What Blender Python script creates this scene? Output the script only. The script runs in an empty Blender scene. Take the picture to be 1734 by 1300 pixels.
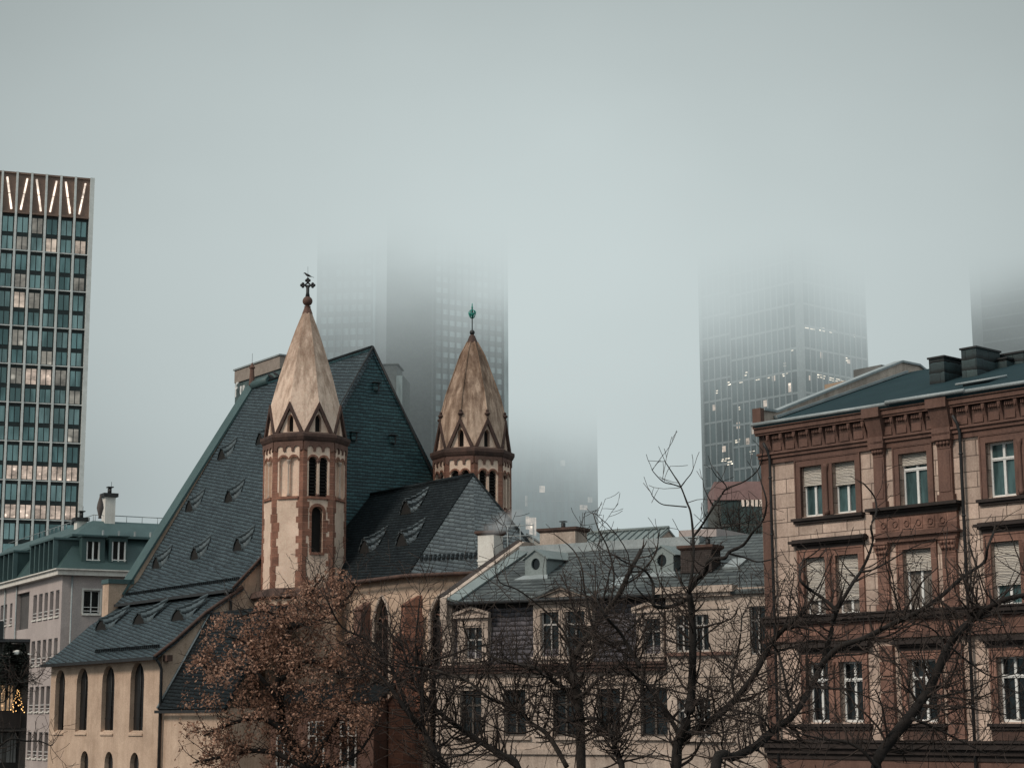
import bpy, math, random
from mathutils import Vector, Matrix, geometry
R = math.radians
PI = math.pi
sc = bpy.context.scene
col = sc.collection
EYE = 10.0                      # camera height above the street; z values below are given relative to the eye

# ------------------------------------------------------------------ camera
FPX, PIT, ROLL = 3131.0, 0.1784, 0.0048
cp, sp, cr, sr = math.cos(PIT), math.sin(PIT), math.cos(ROLL), math.sin(ROLL)
FWD = Vector((0, cp, sp)); UP0 = Vector((0, -sp, cp)); RT0 = Vector((1, 0, 0))
cam_d = bpy.data.cameras.new("camera"); cam = bpy.data.objects.new("camera", cam_d); col.objects.link(cam)
cR = cr * RT0 - sr * UP0; cU = sr * RT0 + cr * UP0
m = Matrix((( cR.x, cU.x, -FWD.x, 0), (cR.y, cU.y, -FWD.y, 0), (cR.z, cU.z, -FWD.z, EYE), (0, 0, 0, 1)))
cam.matrix_world = m
cam_d.sensor_width = 36; cam_d.lens = FPX / 1734 * 36; cam_d.clip_start = 0.5; cam_d.clip_end = 5000
sc.camera = cam

def ray(px, py):
    a, b = px - 867, py - 650
    x, y = cr * a - sr * b, sr * a + cr * b
    return FWD * FPX + RT0 * x - UP0 * y
def at(px, py, Y):
    d = ray(px, py); return d * (Y / d.y)

class Fr:
    """a street-plan frame: x runs along a front to the right, y runs back into the building"""
    def __init__(s, x, y, dx, dy):
        l = math.hypot(dx, dy); s.o = Vector((x, y, 0)); s.d = Vector((dx / l, dy / l, 0)); s.b = Vector((-dy / l, dx / l, 0))
        s.ang = math.atan2(dy, dx)
    def loc(s, p):
        q = Vector(p) - s.o; return Vector((q.dot(s.d), q.dot(s.b), p[2]))
    def on_y(s, px, py, ly=0.0):
        d = ray(px, py); k = (s.o.dot(s.b) + ly) / d.dot(s.b); q = s.loc(d * k); return q.x, q.z
    def on_x(s, px, py, lx=0.0):
        d = ray(px, py); k = (s.o.dot(s.d) + lx) / d.dot(s.d); q = s.loc(d * k); return q.y, q.z
    def on_z(s, px, py, z):
        d = ray(px, py); q = s.loc(d * (z / d.z)); return q.x, q.y
    def on_slope(s, px, py, y0, z0, mm):
        """plane z = z0 + (y-y0)*mm"""
        d = ray(px, py); A = d.dot(s.b); o = s.o.dot(s.b)
        k = (z0 - (y0 + o) * mm) / (d.z - A * mm); q = s.loc(d * k); return q.x, q.y, q.z

# ------------------------------------------------------------------ objects
def tag(o, label=None, cat=None, group=None, kind=None):
    if label: o['label'] = label
    if cat: o['category'] = cat
    if group: o['group'] = group
    if kind: o['kind'] = kind
    return o
def thing(name, label, cat, F=None, group=None, loc=None, rz=0):
    o = bpy.data.objects.new(name, None); col.objects.link(o)
    if F is not None: o.location = (F.o.x, F.o.y, 0); o.rotation_euler.z = F.ang
    if loc is not None: o.location = loc; o.rotation_euler.z = rz
    o.empty_display_size = .3
    return tag(o, label, cat, group)

class MB:
    def __init__(s): s.v = []; s.f = []; s.sm = []
    def face(s, pts, smooth=False):
        n = len(s.v); s.v += [tuple(p) for p in pts]; s.f.append(tuple(range(n, n + len(pts)))); s.sm.append(smooth)
    def box(s, x0, x1, y0, y1, z0, z1, T=None):
        T = T or (lambda x, y, z: (x, y, z))
        n = len(s.v); s.v += [T(x, y, z) for z in (z0, z1) for y in (y0, y1) for x in (x0, x1)]
        for f in ((0, 2, 3, 1), (4, 5, 7, 6), (0, 1, 5, 4), (2, 6, 7, 3), (0, 4, 6, 2), (1, 3, 7, 5)):
            s.f.append(tuple(n + i for i in f)); s.sm.append(False)
        return s
    def prism(s, A, B, smooth=False, caps=True):
        """two equal outlines joined by sides"""
        n = len(s.v); k = len(A); s.v += [tuple(p) for p in A] + [tuple(p) for p in B]
        for i in range(k):
            j = (i + 1) % k; s.f.append((n + i, n + j, n + k + j, n + k + i)); s.sm.append(smooth)
        if caps:
            s.f.append(tuple(n + i for i in reversed(range(k)))); s.sm.append(False)
            s.f.append(tuple(n + k + i for i in range(k))); s.sm.append(False)
        return s
    def slab(s, pts, t):
        """a flat sheet of thickness t under the given outline (along its normal)"""
        a = [Vector(p) for p in pts]; nrm = geometry.normal(a) if len(a) <= 4 else geometry.normal(a[:3])
        if nrm.z < 0: a.reverse(); nrm = -nrm
        s.prism([p - nrm * t for p in a], a); return s
    def tube(s, P, rad, n=6, cap=True):
        P = [Vector(p) for p in P]; k = len(P)
        if not hasattr(rad, '__len__'): rad = [rad] * k
        base = len(s.v); up = Vector((0.3, 0.2, 1)).normalized()
        for i in range(k):
            t = (P[min(i + 1, k - 1)] - P[max(i - 1, 0)])
            t = t.normalized() if t.length > 1e-6 else Vector((0, 0, 1))
            a = t.cross(up)
            if a.length < .05: a = t.cross(Vector((1, 0, 0)))
            a.normalize(); b = t.cross(a)
            for j in range(n):
                w = 2 * PI * j / n; s.v.append(tuple(P[i] + (a * math.cos(w) + b * math.sin(w)) * rad[i]))
        for i in range(k - 1):
            for j in range(n):
                q = (j + 1) % n; A = base + i * n
                s.f.append((A + j, A + q, A + n + q, A + n + j)); s.sm.append(n > 3)
        if cap:
            s.f.append(tuple(base + j for j in reversed(range(n)))); s.sm.append(False)
            s.f.append(tuple(base + (k - 1) * n + j for j in range(n))); s.sm.append(False)
        return s
    def lathe(s, c, prof, n=12, smooth=True, a0=0.0):
        base = len(s.v); k = len(prof)
        for r, z in prof:
            for j in range(n):
                w = a0 + 2 * PI * j / n; s.v.append((c[0] + r * math.cos(w), c[1] + r * math.sin(w), z))
        for i in range(k - 1):
            for j in range(n):
                q = (j + 1) % n; A = base + i * n
                s.f.append((A + j, A + q, A + n + q, A + n + j)); s.sm.append(smooth)
        s.f.append(tuple(base + j for j in reversed(range(n)))); s.sm.append(False)
        s.f.append(tuple(base + (k - 1) * n + j for j in range(n))); s.sm.append(False)
        return s
    def ball(s, c, r, n=10, m_=7, sq=(1, 1, 1)):
        base = len(s.v)
        for i in range(m_ + 1):
            t = PI * i / m_
            for j in range(n):
                w = 2 * PI * j / n
                s.v.append((c[0] + r * sq[0] * math.sin(t) * math.cos(w), c[1] + r * sq[1] * math.sin(t) * math.sin(w), c[2] - r * sq[2] * math.cos(t)))
        for i in range(m_):
            for j in range(n):
                q = (j + 1) % n; A = base + i * n
                s.f.append((A + j, A + q, A + n + q, A + n + j)); s.sm.append(True)
        return s
    def plate(s, outer, holes, M, depth, back=None):
        """a wall sheet with openings; M(s,z,e) maps sheet coordinates (e = outward) to space; the openings get reveals"""
        polys = [[Vector((a, b, 0)) for a, b in outer]] + [[Vector((a, b, 0)) for a, b in h] for h in holes]
        flat = [p for q in polys for p in q]
        n = len(s.v); s.v += [tuple(M(p.x, p.y, 0)) for p in flat]
        for t in geometry.tessellate_polygon(polys):
            a, b, c = (flat[i] for i in t)
            if (b - a).cross(c - a).z < 0: t = (t[0], t[2], t[1])
            s.f.append(tuple(n + i for i in t)); s.sm.append(False)
        for h in holes:
            k = len(h)
            for i in range(k):
                a, b = h[i], h[(i + 1) % k]
                s.face([M(a[0], a[1], 0), M(a[0], a[1], -depth), M(b[0], b[1], -depth), M(b[0], b[1], 0)])
            if back is not None: back.face([M(a, b, -depth + .004) for a, b in h])
        return s
    def build(s, name, mat, parent=None, raw=False, loc=None, rot=None):
        me = bpy.data.meshes.new(name); dz = 0 if raw else EYE
        me.from_pydata([(x, y, z + dz) for x, y, z in s.v], [], s.f); me.update()
        me.polygons.foreach_set('use_smooth', s.sm)
        uv = me.uv_layers.new(name='UVMap').data; vs = me.vertices
        for p in me.polygons:
            nn = p.normal
            if abs(nn.z) > .985: h, w = Vector((1, 0, 0)), Vector((0, 1, 0))
            else: h = Vector((0, 0, 1)).cross(nn).normalized(); w = nn.cross(h)
            for li in p.loop_indices:
                q = vs[me.loops[li].vertex_index].co; uv[li].uv = (q.dot(h), q.dot(w))
        me.materials.append(mat)
        o = bpy.data.objects.new(name, me); col.objects.link(o)
        if parent is not None: o.parent = parent
        if loc is not None: o.location = loc
        if rot is not None: o.rotation_euler = rot
        return o

def copy_part(o, parent, loc=None, rot=None, mat=None):
    c = o.copy(); col.objects.link(c); c.parent = parent
    if loc is not None: c.location = loc
    if rot is not None: c.rotation_euler = rot
    return c
def tree_copy(o, parent, loc):
    c = copy_part(o, parent, loc)
    for ch in list(o.children): copy_part(ch, c)
    return c
def arch(s0, s1, z0, z1, kind='round', n=8):
    """outline of an arched opening, counter-clockwise"""
    w = (s1 - s0) / 2; c = (s0 + s1) / 2; pts = [(s0, z0), (s1, z0)]
    if kind == 'round':
        zs = z1 - w
        pts += [(c + w * math.cos(PI * i / n), zs + w * math.sin(PI * i / n)) for i in range(n + 1)]
    else:
        h = w * 1.75; zs = z1 - h; r = (w * w + h * h) / (2 * w)
        e = math.asin(h / r)
        pts += [(s1 - r + r * math.cos(e * i / n), zs + r * math.sin(e * i / n)) for i in range(n + 1)]
        pts += [(s0 + r - r * math.cos(e * i / n), zs + r * math.sin(e * i / n)) for i in range(n - 1, -1, -1)]
    return pts

# ------------------------------------------------------------------ materials
class NT:
    def __init__(s, name):
        s.m = bpy.data.materials.new(name); s.m.use_nodes = True; s.t = s.m.node_tree; s.t.nodes.clear()
        s.out = s.n('ShaderNodeOutputMaterial')
    def n(s, t, **k):
        x = s.t.nodes.new(t)
        for a, b in k.items():
            if a.startswith('i_'):
                key = a[2:]; key = int(key) if key.isdigit() else key.replace('_', ' ')
                if isinstance(b, bpy.types.NodeSocket): s.t.links.new(b, x.inputs[key])
                else: x.inputs[key].default_value = b
            else: setattr(x, a, b)
        return x
    def math(s, op, a, b=None, clamp=False):
        x = s.n('ShaderNodeMath', operation=op, use_clamp=clamp)
        for i, q in enumerate((a, b)):
            if q is None: continue
            if isinstance(q, (int, float)): x.inputs[i].default_value = q
            else: s.t.links.new(q, x.inputs[i])
        return x.outputs[0]
    def mix(s, f, a, b, mode='MIX'):
        x = s.n('ShaderNodeMix', data_type='RGBA', blend_type=mode)
        for key, q in ((0, f), (6, a), (7, b)):
            if isinstance(q, bpy.types.NodeSocket): s.t.links.new(q, x.inputs[key])
            elif isinstance(q, (int, float)): x.inputs[key].default_value = q if key == 0 else (q, q, q, 1)
            else: x.inputs[key].default_value = (*q, 1)
        return x.outputs[2]
    def ramp(s, f, stops):
        x = s.n('ShaderNodeValToRGB', i_0=f); e = x.color_ramp.elements
        while len(e) < len(stops): e.new(.5)
        for q, (p, c) in zip(e, stops):
            q.position = p; q.color = (*c, 1) if hasattr(c, '__len__') else (c, c, c, 1)
        return x.outputs[0]
    def noise(s, vec, scale, detail=5, rough=.6):
        return s.n('ShaderNodeTexNoise', i_Vector=vec, i_Scale=scale, i_Detail=detail, i_Roughness=rough).outputs[0]
    def scaled(s, vec, sx, sy, sz):
        return s.n('ShaderNodeMapping', i_Vector=vec, i_Scale=(sx, sy, sz)).outputs[0]

def surface(name, c, c2=None, rough=.85, ns=1.2, bump=.25, streak=0.0, streakc=(.3, .28, .27), brick=None, slate=None, grime=0.0, spec=.3, fine=14, joints=False, top=None):
    """one weathered building surface: large tone changes, fine grain, rain streaks, joints or slate courses with painted row shadows"""
    t = NT(name); pos = t.n('ShaderNodeNewGeometry').outputs['Position']; uv = t.n('ShaderNodeUVMap').outputs[0]
    c2 = c2 or tuple(x * .72 for x in c)
    big = t.noise(pos, ns, 6, .62)
    cc = t.mix(t.ramp(big, [(.33, 0.0), (.68, 1.0)]), c2, c)
    fn = t.noise(pos, fine, 4, .7)
    cc = t.mix(.32, cc, t.ramp(fn, [(.3, .25), (.7, .85)]), 'OVERLAY')
    h = t.math('MULTIPLY', fn, .35)
    if brick:
        w, hh, mo, mc = brick
        b = t.n('ShaderNodeTexBrick', i_Vector=uv, i_Scale=1.0, i_Mortar_Size=mo, i_Brick_Width=w, i_Row_Height=hh, i_Color1=(.72, .72, .72, 1), i_Color2=(1.1, 1.1, 1.1, 1), i_Mortar=(mc, mc, mc, 1), i_Mortar_Smooth=.3)
        cc = t.mix(1.0, cc, b.outputs[0], 'MULTIPLY')
        h = t.math('ADD', h, t.math('MULTIPLY', b.outputs[1], -1.6))
    if slate:
        w, hh, ang = slate
        mp = t.n('ShaderNodeMapping', i_Vector=uv, i_Rotation=(0, 0, ang)).outputs[0]
        wob = t.noise(mp, 1.7, 3); wv = t.n('ShaderNodeVectorMath', operation='SCALE', i_0=t.n('ShaderNodeCombineXYZ', i_Y=wob).outputs[0], i_3=.16)
        mp2 = t.n('ShaderNodeVectorMath', operation='ADD', i_0=mp, i_1=wv.outputs[0]).outputs[0]
        b = t.n('ShaderNodeTexBrick', i_Vector=mp2, i_Scale=1.0, i_Mortar_Size=.011, i_Brick_Width=w, i_Row_Height=hh, i_Color1=(.68, .70, .73, 1), i_Color2=(1.22, 1.22, 1.20, 1), i_Mortar=(.25, .25, .25, 1), i_Mortar_Smooth=.2)
        cc = t.mix(1.0, cc, b.outputs[0], 'MULTIPLY')
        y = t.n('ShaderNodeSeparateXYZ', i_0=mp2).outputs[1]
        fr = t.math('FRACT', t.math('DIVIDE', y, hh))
        cc = t.mix(1.0, cc, t.ramp(fr, [(0.0, .10), (.20, .35), (.42, .95), (.80, 1.15), (1.0, 1.7)]), 'MULTIPLY')  # shadow line along each row painted into the colour, lighter above it
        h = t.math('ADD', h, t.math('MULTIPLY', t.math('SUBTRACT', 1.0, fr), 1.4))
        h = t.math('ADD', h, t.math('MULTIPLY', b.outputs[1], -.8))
    if top:
        # soot and lichen running down from the tip, thick above, in tongues below
        zz = t.n('ShaderNodeSeparateXYZ', i_0=pos).outputs[2]; g_ = t.math('DIVIDE', t.math('SUBTRACT', zz, top[0]), top[1] - top[0])
        sv = t.noise(t.scaled(pos, 3.4, 3.4, .22), 1.0, 6, .7); k = t.ramp(t.math('ADD', t.math('MULTIPLY', g_, .34), sv), [(.50, 0.0), (.62, .55), (.82, 1.0)])
        cc = t.mix(t.math('MULTIPLY', k, top[2]), cc, t.mix(1.0, cc, (.34, .285, .25), 'MULTIPLY'))
        cr_ = t.n('ShaderNodeTexVoronoi', i_Vector=t.n('ShaderNodeVectorMath', operation='ADD', i_0=pos, i_1=t.n('ShaderNodeVectorMath', operation='SCALE', i_0=t.n('ShaderNodeTexNoise', i_Vector=pos, i_Scale=1.6).outputs[1], i_3=1.2).outputs[0]).outputs[0], i_Scale=.55, feature='DISTANCE_TO_EDGE').outputs[0]
        cc = t.mix(.22, cc, t.mix(1.0, cc, t.ramp(cr_, [(0.0, .35), (.012, .8), (.03, 1.0)]), 'MULTIPLY'))
    if streak:
        sv = t.noise(t.scaled(pos, 2.6, 2.6, .16), 1.0, 5, .65)
        k = t.math('MULTIPLY', t.ramp(sv, [(.47, 0.0), (.7, 1.0)]), streak)
        cc = t.mix(k, cc, t.mix(1.0, cc, streakc, 'MULTIPLY'))
    if grime:
        gv = t.noise(pos, .55, 8, .7)
        cc = t.mix(t.math('MULTIPLY', t.ramp(gv, [(.46, 0.0), (.62, 1.0)]), grime), cc, t.mix(1.0, cc, (.35, .33, .32), 'MULTIPLY'))
    bp = t.n('ShaderNodeBump', i_Height=h, i_Strength=bump, i_Distance=.05)
    bs = t.n('ShaderNodeBsdfPrincipled', i_Base_Color=cc, i_Roughness=rough, i_Normal=bp.outputs[0], i_Specular_IOR_Level=spec)
    t.t.links.new(bs.outputs[0], t.out.inputs[0]); return t.m

def glass(name, c, rough=.12, tint=(.5, .6, .62), wav=.25, sc_=3.0, metal=0.0):
    """old or tinted window glass seen from outside: dark room behind, a wavy sky reflection"""
    t = NT(name); pos = t.n('ShaderNodeNewGeometry').outputs['Position']
    nz = t.noise(pos, .9, 3); f2 = t.noise(t.scaled(pos, 1, 1, .25), sc_, 3)
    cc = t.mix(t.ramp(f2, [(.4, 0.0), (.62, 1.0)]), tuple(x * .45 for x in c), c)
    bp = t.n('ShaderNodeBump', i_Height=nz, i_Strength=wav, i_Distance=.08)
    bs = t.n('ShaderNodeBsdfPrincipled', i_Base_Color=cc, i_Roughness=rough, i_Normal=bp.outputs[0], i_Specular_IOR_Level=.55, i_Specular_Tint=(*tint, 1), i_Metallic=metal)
    t.t.links.new(bs.outputs[0], t.out.inputs[0]); return t.m

def lit(name, c, strength, spots=6.0):
    """a lit room behind glass: uneven warm light with brighter ceiling lamps"""
    t = NT(name); pos = t.n('ShaderNodeNewGeometry').outputs['Position']
    a = t.noise(t.scaled(pos, 1, 1, 1.6), .45 * spots / 6, 4, .7); b = t.n('ShaderNodeTexVoronoi', i_Vector=pos, i_Scale=spots / 8).outputs[0]
    k = t.math('ADD', t.ramp(a, [(.3, .12), (.75, 1.0)]), t.ramp(b, [(.0, 1.6), (.24, 0.0)]))
    em = t.n('ShaderNodeEmission', i_Color=(*c, 1), i_Strength=t.math('MULTIPLY', k, strength))
    gl = t.n('ShaderNodeBsdfGlossy', i_Roughness=.1, i_Color=(.05, .05, .05, 1))
    ad = t.n('ShaderNodeAddShader', i_0=em.outputs[0], i_1=gl.outputs[0])
    t.t.links.new(ad.outputs[0], t.out.inputs[0]); return t.m

plaster = surface('plaster', (.60, .445, .345), (.46, .335, .255), streak=.6, streakc=(.72, .68, .64), ns=.7, bump=.25, grime=.25)
plaster_tower = surface('tower plaster', (.78, .585, .47), (.63, .465, .37), streak=.3, streakc=(.7, .66, .62), ns=.9, bump=.35, grime=.22)
plaster_pale = surface('pale plaster', (.54, .44, .375), (.38, .31, .265), streak=.75, streakc=(.6, .57, .55), ns=.8, grime=.35)
plaster_pink = surface('pinkish render', (.46, .40, .385), (.40, .345, .335), streak=.3, streakc=(.8, .78, .77), ns=.5, bump=.1, grime=.12)
plaster_white = surface('white render', (.72, .70, .66), (.6, .57, .53), streak=.4, streakc=(.55, .52, .5), ns=1.0, bump=.1)
redstone = surface('red sandstone', (.31, .150, .104), (.21, .102, .074), streak=.4, streakc=(.5, .47, .46), ns=1.6, bump=.4, grime=.35, brick=(.9, .42, .014, 1.5))
redstone_dull = surface('dull red sandstone', (.285, .158, .122), (.19, .106, .084), streak=.55, streakc=(.45, .42, .41), ns=1.4, bump=.4, grime=.5, brick=(.9, .42, .014, 1.4))
brownstone = surface('brown sandstone', (.185, .104, .082), (.115, .067, .055), streak=.5, streakc=(.42, .4, .4), ns=1.1, bump=.4, grime=.45)
darkstone = surface('sooty sandstone', (.105, .062, .050), (.055, .036, .032), ns=1.8, bump=.5, streak=.4)
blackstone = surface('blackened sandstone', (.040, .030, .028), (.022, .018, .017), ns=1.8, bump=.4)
ashlar = surface('buff ashlar', (.63, .48, .40), (.47, .355, .30), ns=.9, bump=.45, streak=.45, streakc=(.58, .54, .52), grime=.3, brick=(1.15, .56, .02, .30))
spire_pale = surface('spire stone', (.70, .525, .425), (.61, .45, .36), streak=.45, streakc=(.6, .52, .46), ns=1.3, bump=.5, grime=.12, top=(25.5, 32.5, .85))
spire_dark = surface('lichened spire stone', (.54, .40, .31), (.36, .255, .195), streak=.9, streakc=(.40, .34, .30), ns=1.5, bump=.8, grime=.35, top=(24.8, 32.5, .95))
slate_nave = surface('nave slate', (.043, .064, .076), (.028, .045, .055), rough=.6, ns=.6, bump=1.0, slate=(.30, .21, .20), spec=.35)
slate_hood = surface('dormer slate', (.058, .078, .088), (.038, .054, .062), rough=.55, ns=.8, bump=.3, spec=.4)
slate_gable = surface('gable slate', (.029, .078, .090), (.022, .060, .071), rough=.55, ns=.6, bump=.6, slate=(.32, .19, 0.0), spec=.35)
slate_dark = surface('dark slate with choir shade', (.015, .020, .023), (.010, .014, .017), rough=.7, ns=.8, bump=.6, slate=(.32, .19, .06), spec=.10)  # plain dark slate; also carries the choir's south shade in its colour
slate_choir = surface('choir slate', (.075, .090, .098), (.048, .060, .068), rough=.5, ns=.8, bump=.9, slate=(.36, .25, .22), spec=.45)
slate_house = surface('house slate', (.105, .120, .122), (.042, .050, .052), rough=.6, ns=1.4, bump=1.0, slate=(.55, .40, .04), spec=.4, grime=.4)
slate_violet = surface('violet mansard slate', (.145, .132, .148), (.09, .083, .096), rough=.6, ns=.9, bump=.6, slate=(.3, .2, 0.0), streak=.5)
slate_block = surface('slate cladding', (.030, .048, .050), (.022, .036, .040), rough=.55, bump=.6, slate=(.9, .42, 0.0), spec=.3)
roof_felt = surface('roof felt', (.020, .042, .050), (.015, .033, .040), rough=.85, ns=.8, bump=.15, spec=.12)
copper = surface('green copper sheet', (.062, .108, .112), (.048, .086, .090), rough=.55, ns=.7, bump=.1, streak=.3, streakc=(.7, .72, .72), spec=.4)
copper_dark = surface('dark copper sheet', (.036, .072, .072), (.027, .055, .057), rough=.55, ns=.7, bump=.1, spec=.4)
verdigris = surface('verdigris', (.05, .33, .27), (.03, .22, .19), ns=5)
metal_dark = surface('dark metal', (.030, .032, .034), (.02, .02, .022), rough=.5, ns=3, bump=.05)
metal_grey = surface('galvanised sheet', (.30, .33, .34), (.22, .25, .26), rough=.45, ns=1.5, bump=.05, spec=.5)
seam_roof = surface('seamed metal roof', (.20, .235, .235), (.14, .17, .172), rough=.5, ns=.8, bump=.1, spec=.5)
white_paint = surface('white window paint', (.74, .74, .73), (.64, .64, .63), rough=.5, ns=2, bump=.05)
grey_paint = surface('grey window paint', (.42, .40, .38), (.33, .31, .30), rough=.6, ns=2, bump=.05)
blind = surface('roller blind', (.60, .545, .49), (.50, .45, .40), rough=.7, ns=1.2, bump=.35, slate=(30.0, .055, 0.0))
louver = surface('louver boards', (.016, .014, .013), (.010, .010, .010), ns=3)
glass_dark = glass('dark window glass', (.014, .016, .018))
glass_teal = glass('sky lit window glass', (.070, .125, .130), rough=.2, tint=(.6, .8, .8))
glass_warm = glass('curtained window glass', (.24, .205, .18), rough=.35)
glass_church = glass('leaded church glass', (.016, .013, .013), rough=.4)
bark = surface('dark bark', (.024, .019, .017), (.011, .0095, .009), rough=.9, ns=4, bump=.8, fine=30)
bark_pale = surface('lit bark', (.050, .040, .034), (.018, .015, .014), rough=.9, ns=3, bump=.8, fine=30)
twig_brown = surface('brown twig bark', (.052, .037, .031), (.016, .012, .011), rough=.9, ns=2.5, bump=.3)
brick_dark = surface('sooty brick', (.062, .048, .044), (.038, .031, .030), brick=(.25, .085, .012, .6), bump=.4)
crow_black = surface('black feathers', (.012, .012, .014), (.008, .008, .01), rough=.6, ns=9, bump=.1)
asphalt = surface('asphalt', (.035, .034, .033), (.025, .025, .025), ns=.3)

# ------------------------------------------------------------------ light
SUN_EL, SUN_AZ = R(38), R(232)          # compass-like: 0 = +Y, clockwise; the weak sun stands left of and behind the viewer
world = bpy.data.worlds.new("World"); sc.world = world; world.use_nodes = True
wt = world.node_tree; wt.nodes.clear()
wo = wt.nodes.new('ShaderNodeOutputWorld'); bg = wt.nodes.new('ShaderNodeBackground'); bg.inputs[1].default_value = 0.1
sky = wt.nodes.new('ShaderNodeTexSky'); sky.sky_type = 'NISHITA'; sky.sun_disc = False; sky.sun_elevation = SUN_EL; sky.sun_rotation = SUN_AZ
sky.air_density = 2.0; sky.dust_density = 8.0
# a closed cloud deck veils most of that sky
geo = wt.nodes.new('ShaderNodeTexCoord'); sepz = wt.nodes.new('ShaderNodeSeparateXYZ'); wt.links.new(geo.outputs['Generated'], sepz.inputs[0])
rmp = wt.nodes.new('ShaderNodeValToRGB'); wt.links.new(sepz.outputs[2], rmp.inputs[0])
FOG = (.520, .590, .591)
e = rmp.color_ramp.elements
e[0].position = 0.0; e[0].color = (FOG[0] * .92, FOG[1] * .95, FOG[2] * .99, 1); e[1].position = .17; e[1].color = (*FOG, 1)
for p_, k_ in ((.27, 1.04), (.40, .86), (1.0, 1.55)):
    q = e.new(p_); q.color = (FOG[0] * k_, FOG[1] * k_, FOG[2] * k_, 1)
scl = wt.nodes.new('ShaderNodeVectorMath'); scl.operation = 'SCALE'; wt.links.new(rmp.outputs[0], scl.inputs[0]); scl.inputs[3].default_value = 10.0
mxw = wt.nodes.new('ShaderNodeMix'); mxw.data_type = 'RGBA'; mxw.inputs[0].default_value = .04
wt.links.new(scl.outputs[0], mxw.inputs[6]); wt.links.new(sky.outputs[0], mxw.inputs[7])
wt.links.new(mxw.outputs[2], bg.inputs[0]); wt.links.new(bg.outputs[0], wo.inputs[0])
sd = bpy.data.lights.new("sun", 'SUN'); sd.energy = 1.95; sd.angle = R(14); sd.color = (1.0, .88, .75)
so = bpy.data.objects.new("sun", sd); col.objects.link(so)
sdir = Vector((math.sin(SUN_AZ) * math.cos(SUN_EL), math.cos(SUN_AZ) * math.cos(SUN_EL), math.sin(SUN_EL)))
so.rotation_euler = sdir.to_track_quat('Z', 'Y').to_euler()
sc.view_settings.view_transform = 'Standard'; sc.view_settings.look = 'None'; sc.view_settings.exposure = 0; sc.view_settings.gamma = 1

# ------------------------------------------------------------------ ground and fog
g = MB(); g.face([(-1500, -200, -EYE), (1500, -200, -EYE), (1500, 3000, -EYE), (-1500, 3000, -EYE)])
tag(g.build('ground', asphalt), kind='structure')

def fog_volume():
    t = NT('low cloud'); pos = t.n('ShaderNodeNewGeometry').outputs['Position']
    s = t.n('ShaderNodeSeparateXYZ', i_0=pos)
    lump = t.noise(t.scaled(pos, .014, .014, .024), 1.0, 5, .6)
    z = t.math('ADD', t.math('ADD', s.outputs[2], t.math('MULTIPLY', t.math('MAXIMUM', s.outputs[0], 0.0), .11)), t.math('MULTIPLY', t.math('SUBTRACT', lump, .5), 44.0))
    ex = t.math('EXPONENT', t.math('DIVIDE', t.math('SUBTRACT', z, 110.0), 11.0))
    den = t.math('MINIMUM', t.math('ADD', t.math('MULTIPLY', ex, .016), .0010), .15)
    # vignette painted into the glow: brightest at middle height and mid view, duller outwards
    zr = t.ramp(t.math('DIVIDE', s.outputs[2], 320.0), [(0.0, (FOG[0] * .93, FOG[1] * .96, FOG[2] * 1.0)), (.29, FOG), (.36, tuple(c * 1.03 for c in FOG)), (.46, tuple(c * .93 for c in FOG)), (.55, tuple(c * .80 for c in FOG)), (.72, tuple(c * .68 for c in FOG))])
    xx = t.math('DIVIDE', t.math('ADD', s.outputs[0], -10.0), 190.0); side = t.math('SUBTRACT', 1.04, t.math('MULTIPLY', t.math('MULTIPLY', xx, xx), .40))
    soft = t.math('ADD', t.math('MULTIPLY', t.noise(t.scaled(pos, .008, .008, .012), 1.0, 4, .55), .26), .87)
    em = t.n('ShaderNodeEmission', i_Color=zr, i_Strength=t.math('MULTIPLY', den, t.math('MULTIPLY', side, soft)))  # emission stands in for skylight scattered inside the cloud
    ab = t.n('ShaderNodeVolumeAbsorption', i_Color=(0, 0, 0, 1), i_Density=den)
    ad = t.n('ShaderNodeAddShader', i_0=em.outputs[0], i_1=ab.outputs[0])
    t.t.links.new(ad.outputs[0], t.out.inputs['Volume']); t.m.cycles.volume_step_rate = .16
    b = MB(); b.box(-420, 420, 398, 900, -EYE + .5, 420)
    tag(b.build('fog', t.m), kind='structure')
fog_volume()

# ------------------------------------------------------------------ the church
CF = Fr(-10.7407, 95, math.sin(.6036), -math.cos(.6036))
SP = 10.369; CV = SP / 2                         # tower spacing, centre line
UW, UE, US = -16.45, -2.1, -1.5                  # west gable, slate gable, east wall of the nave side
VE, ZE = -2.87, 6.94; VA, ZA = -7.0, 3.3; ZR = 20.03
church = thing('church', 'sandstone church with steep slate roofs and two octagonal spired towers', 'church', CF)
random.seed(4)
def tz(px, py, v0):                              # height seen at a pixel on a tower's axis
    p = CF.o + CF.b * v0; return at(px, py, p.y)[2]

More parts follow.
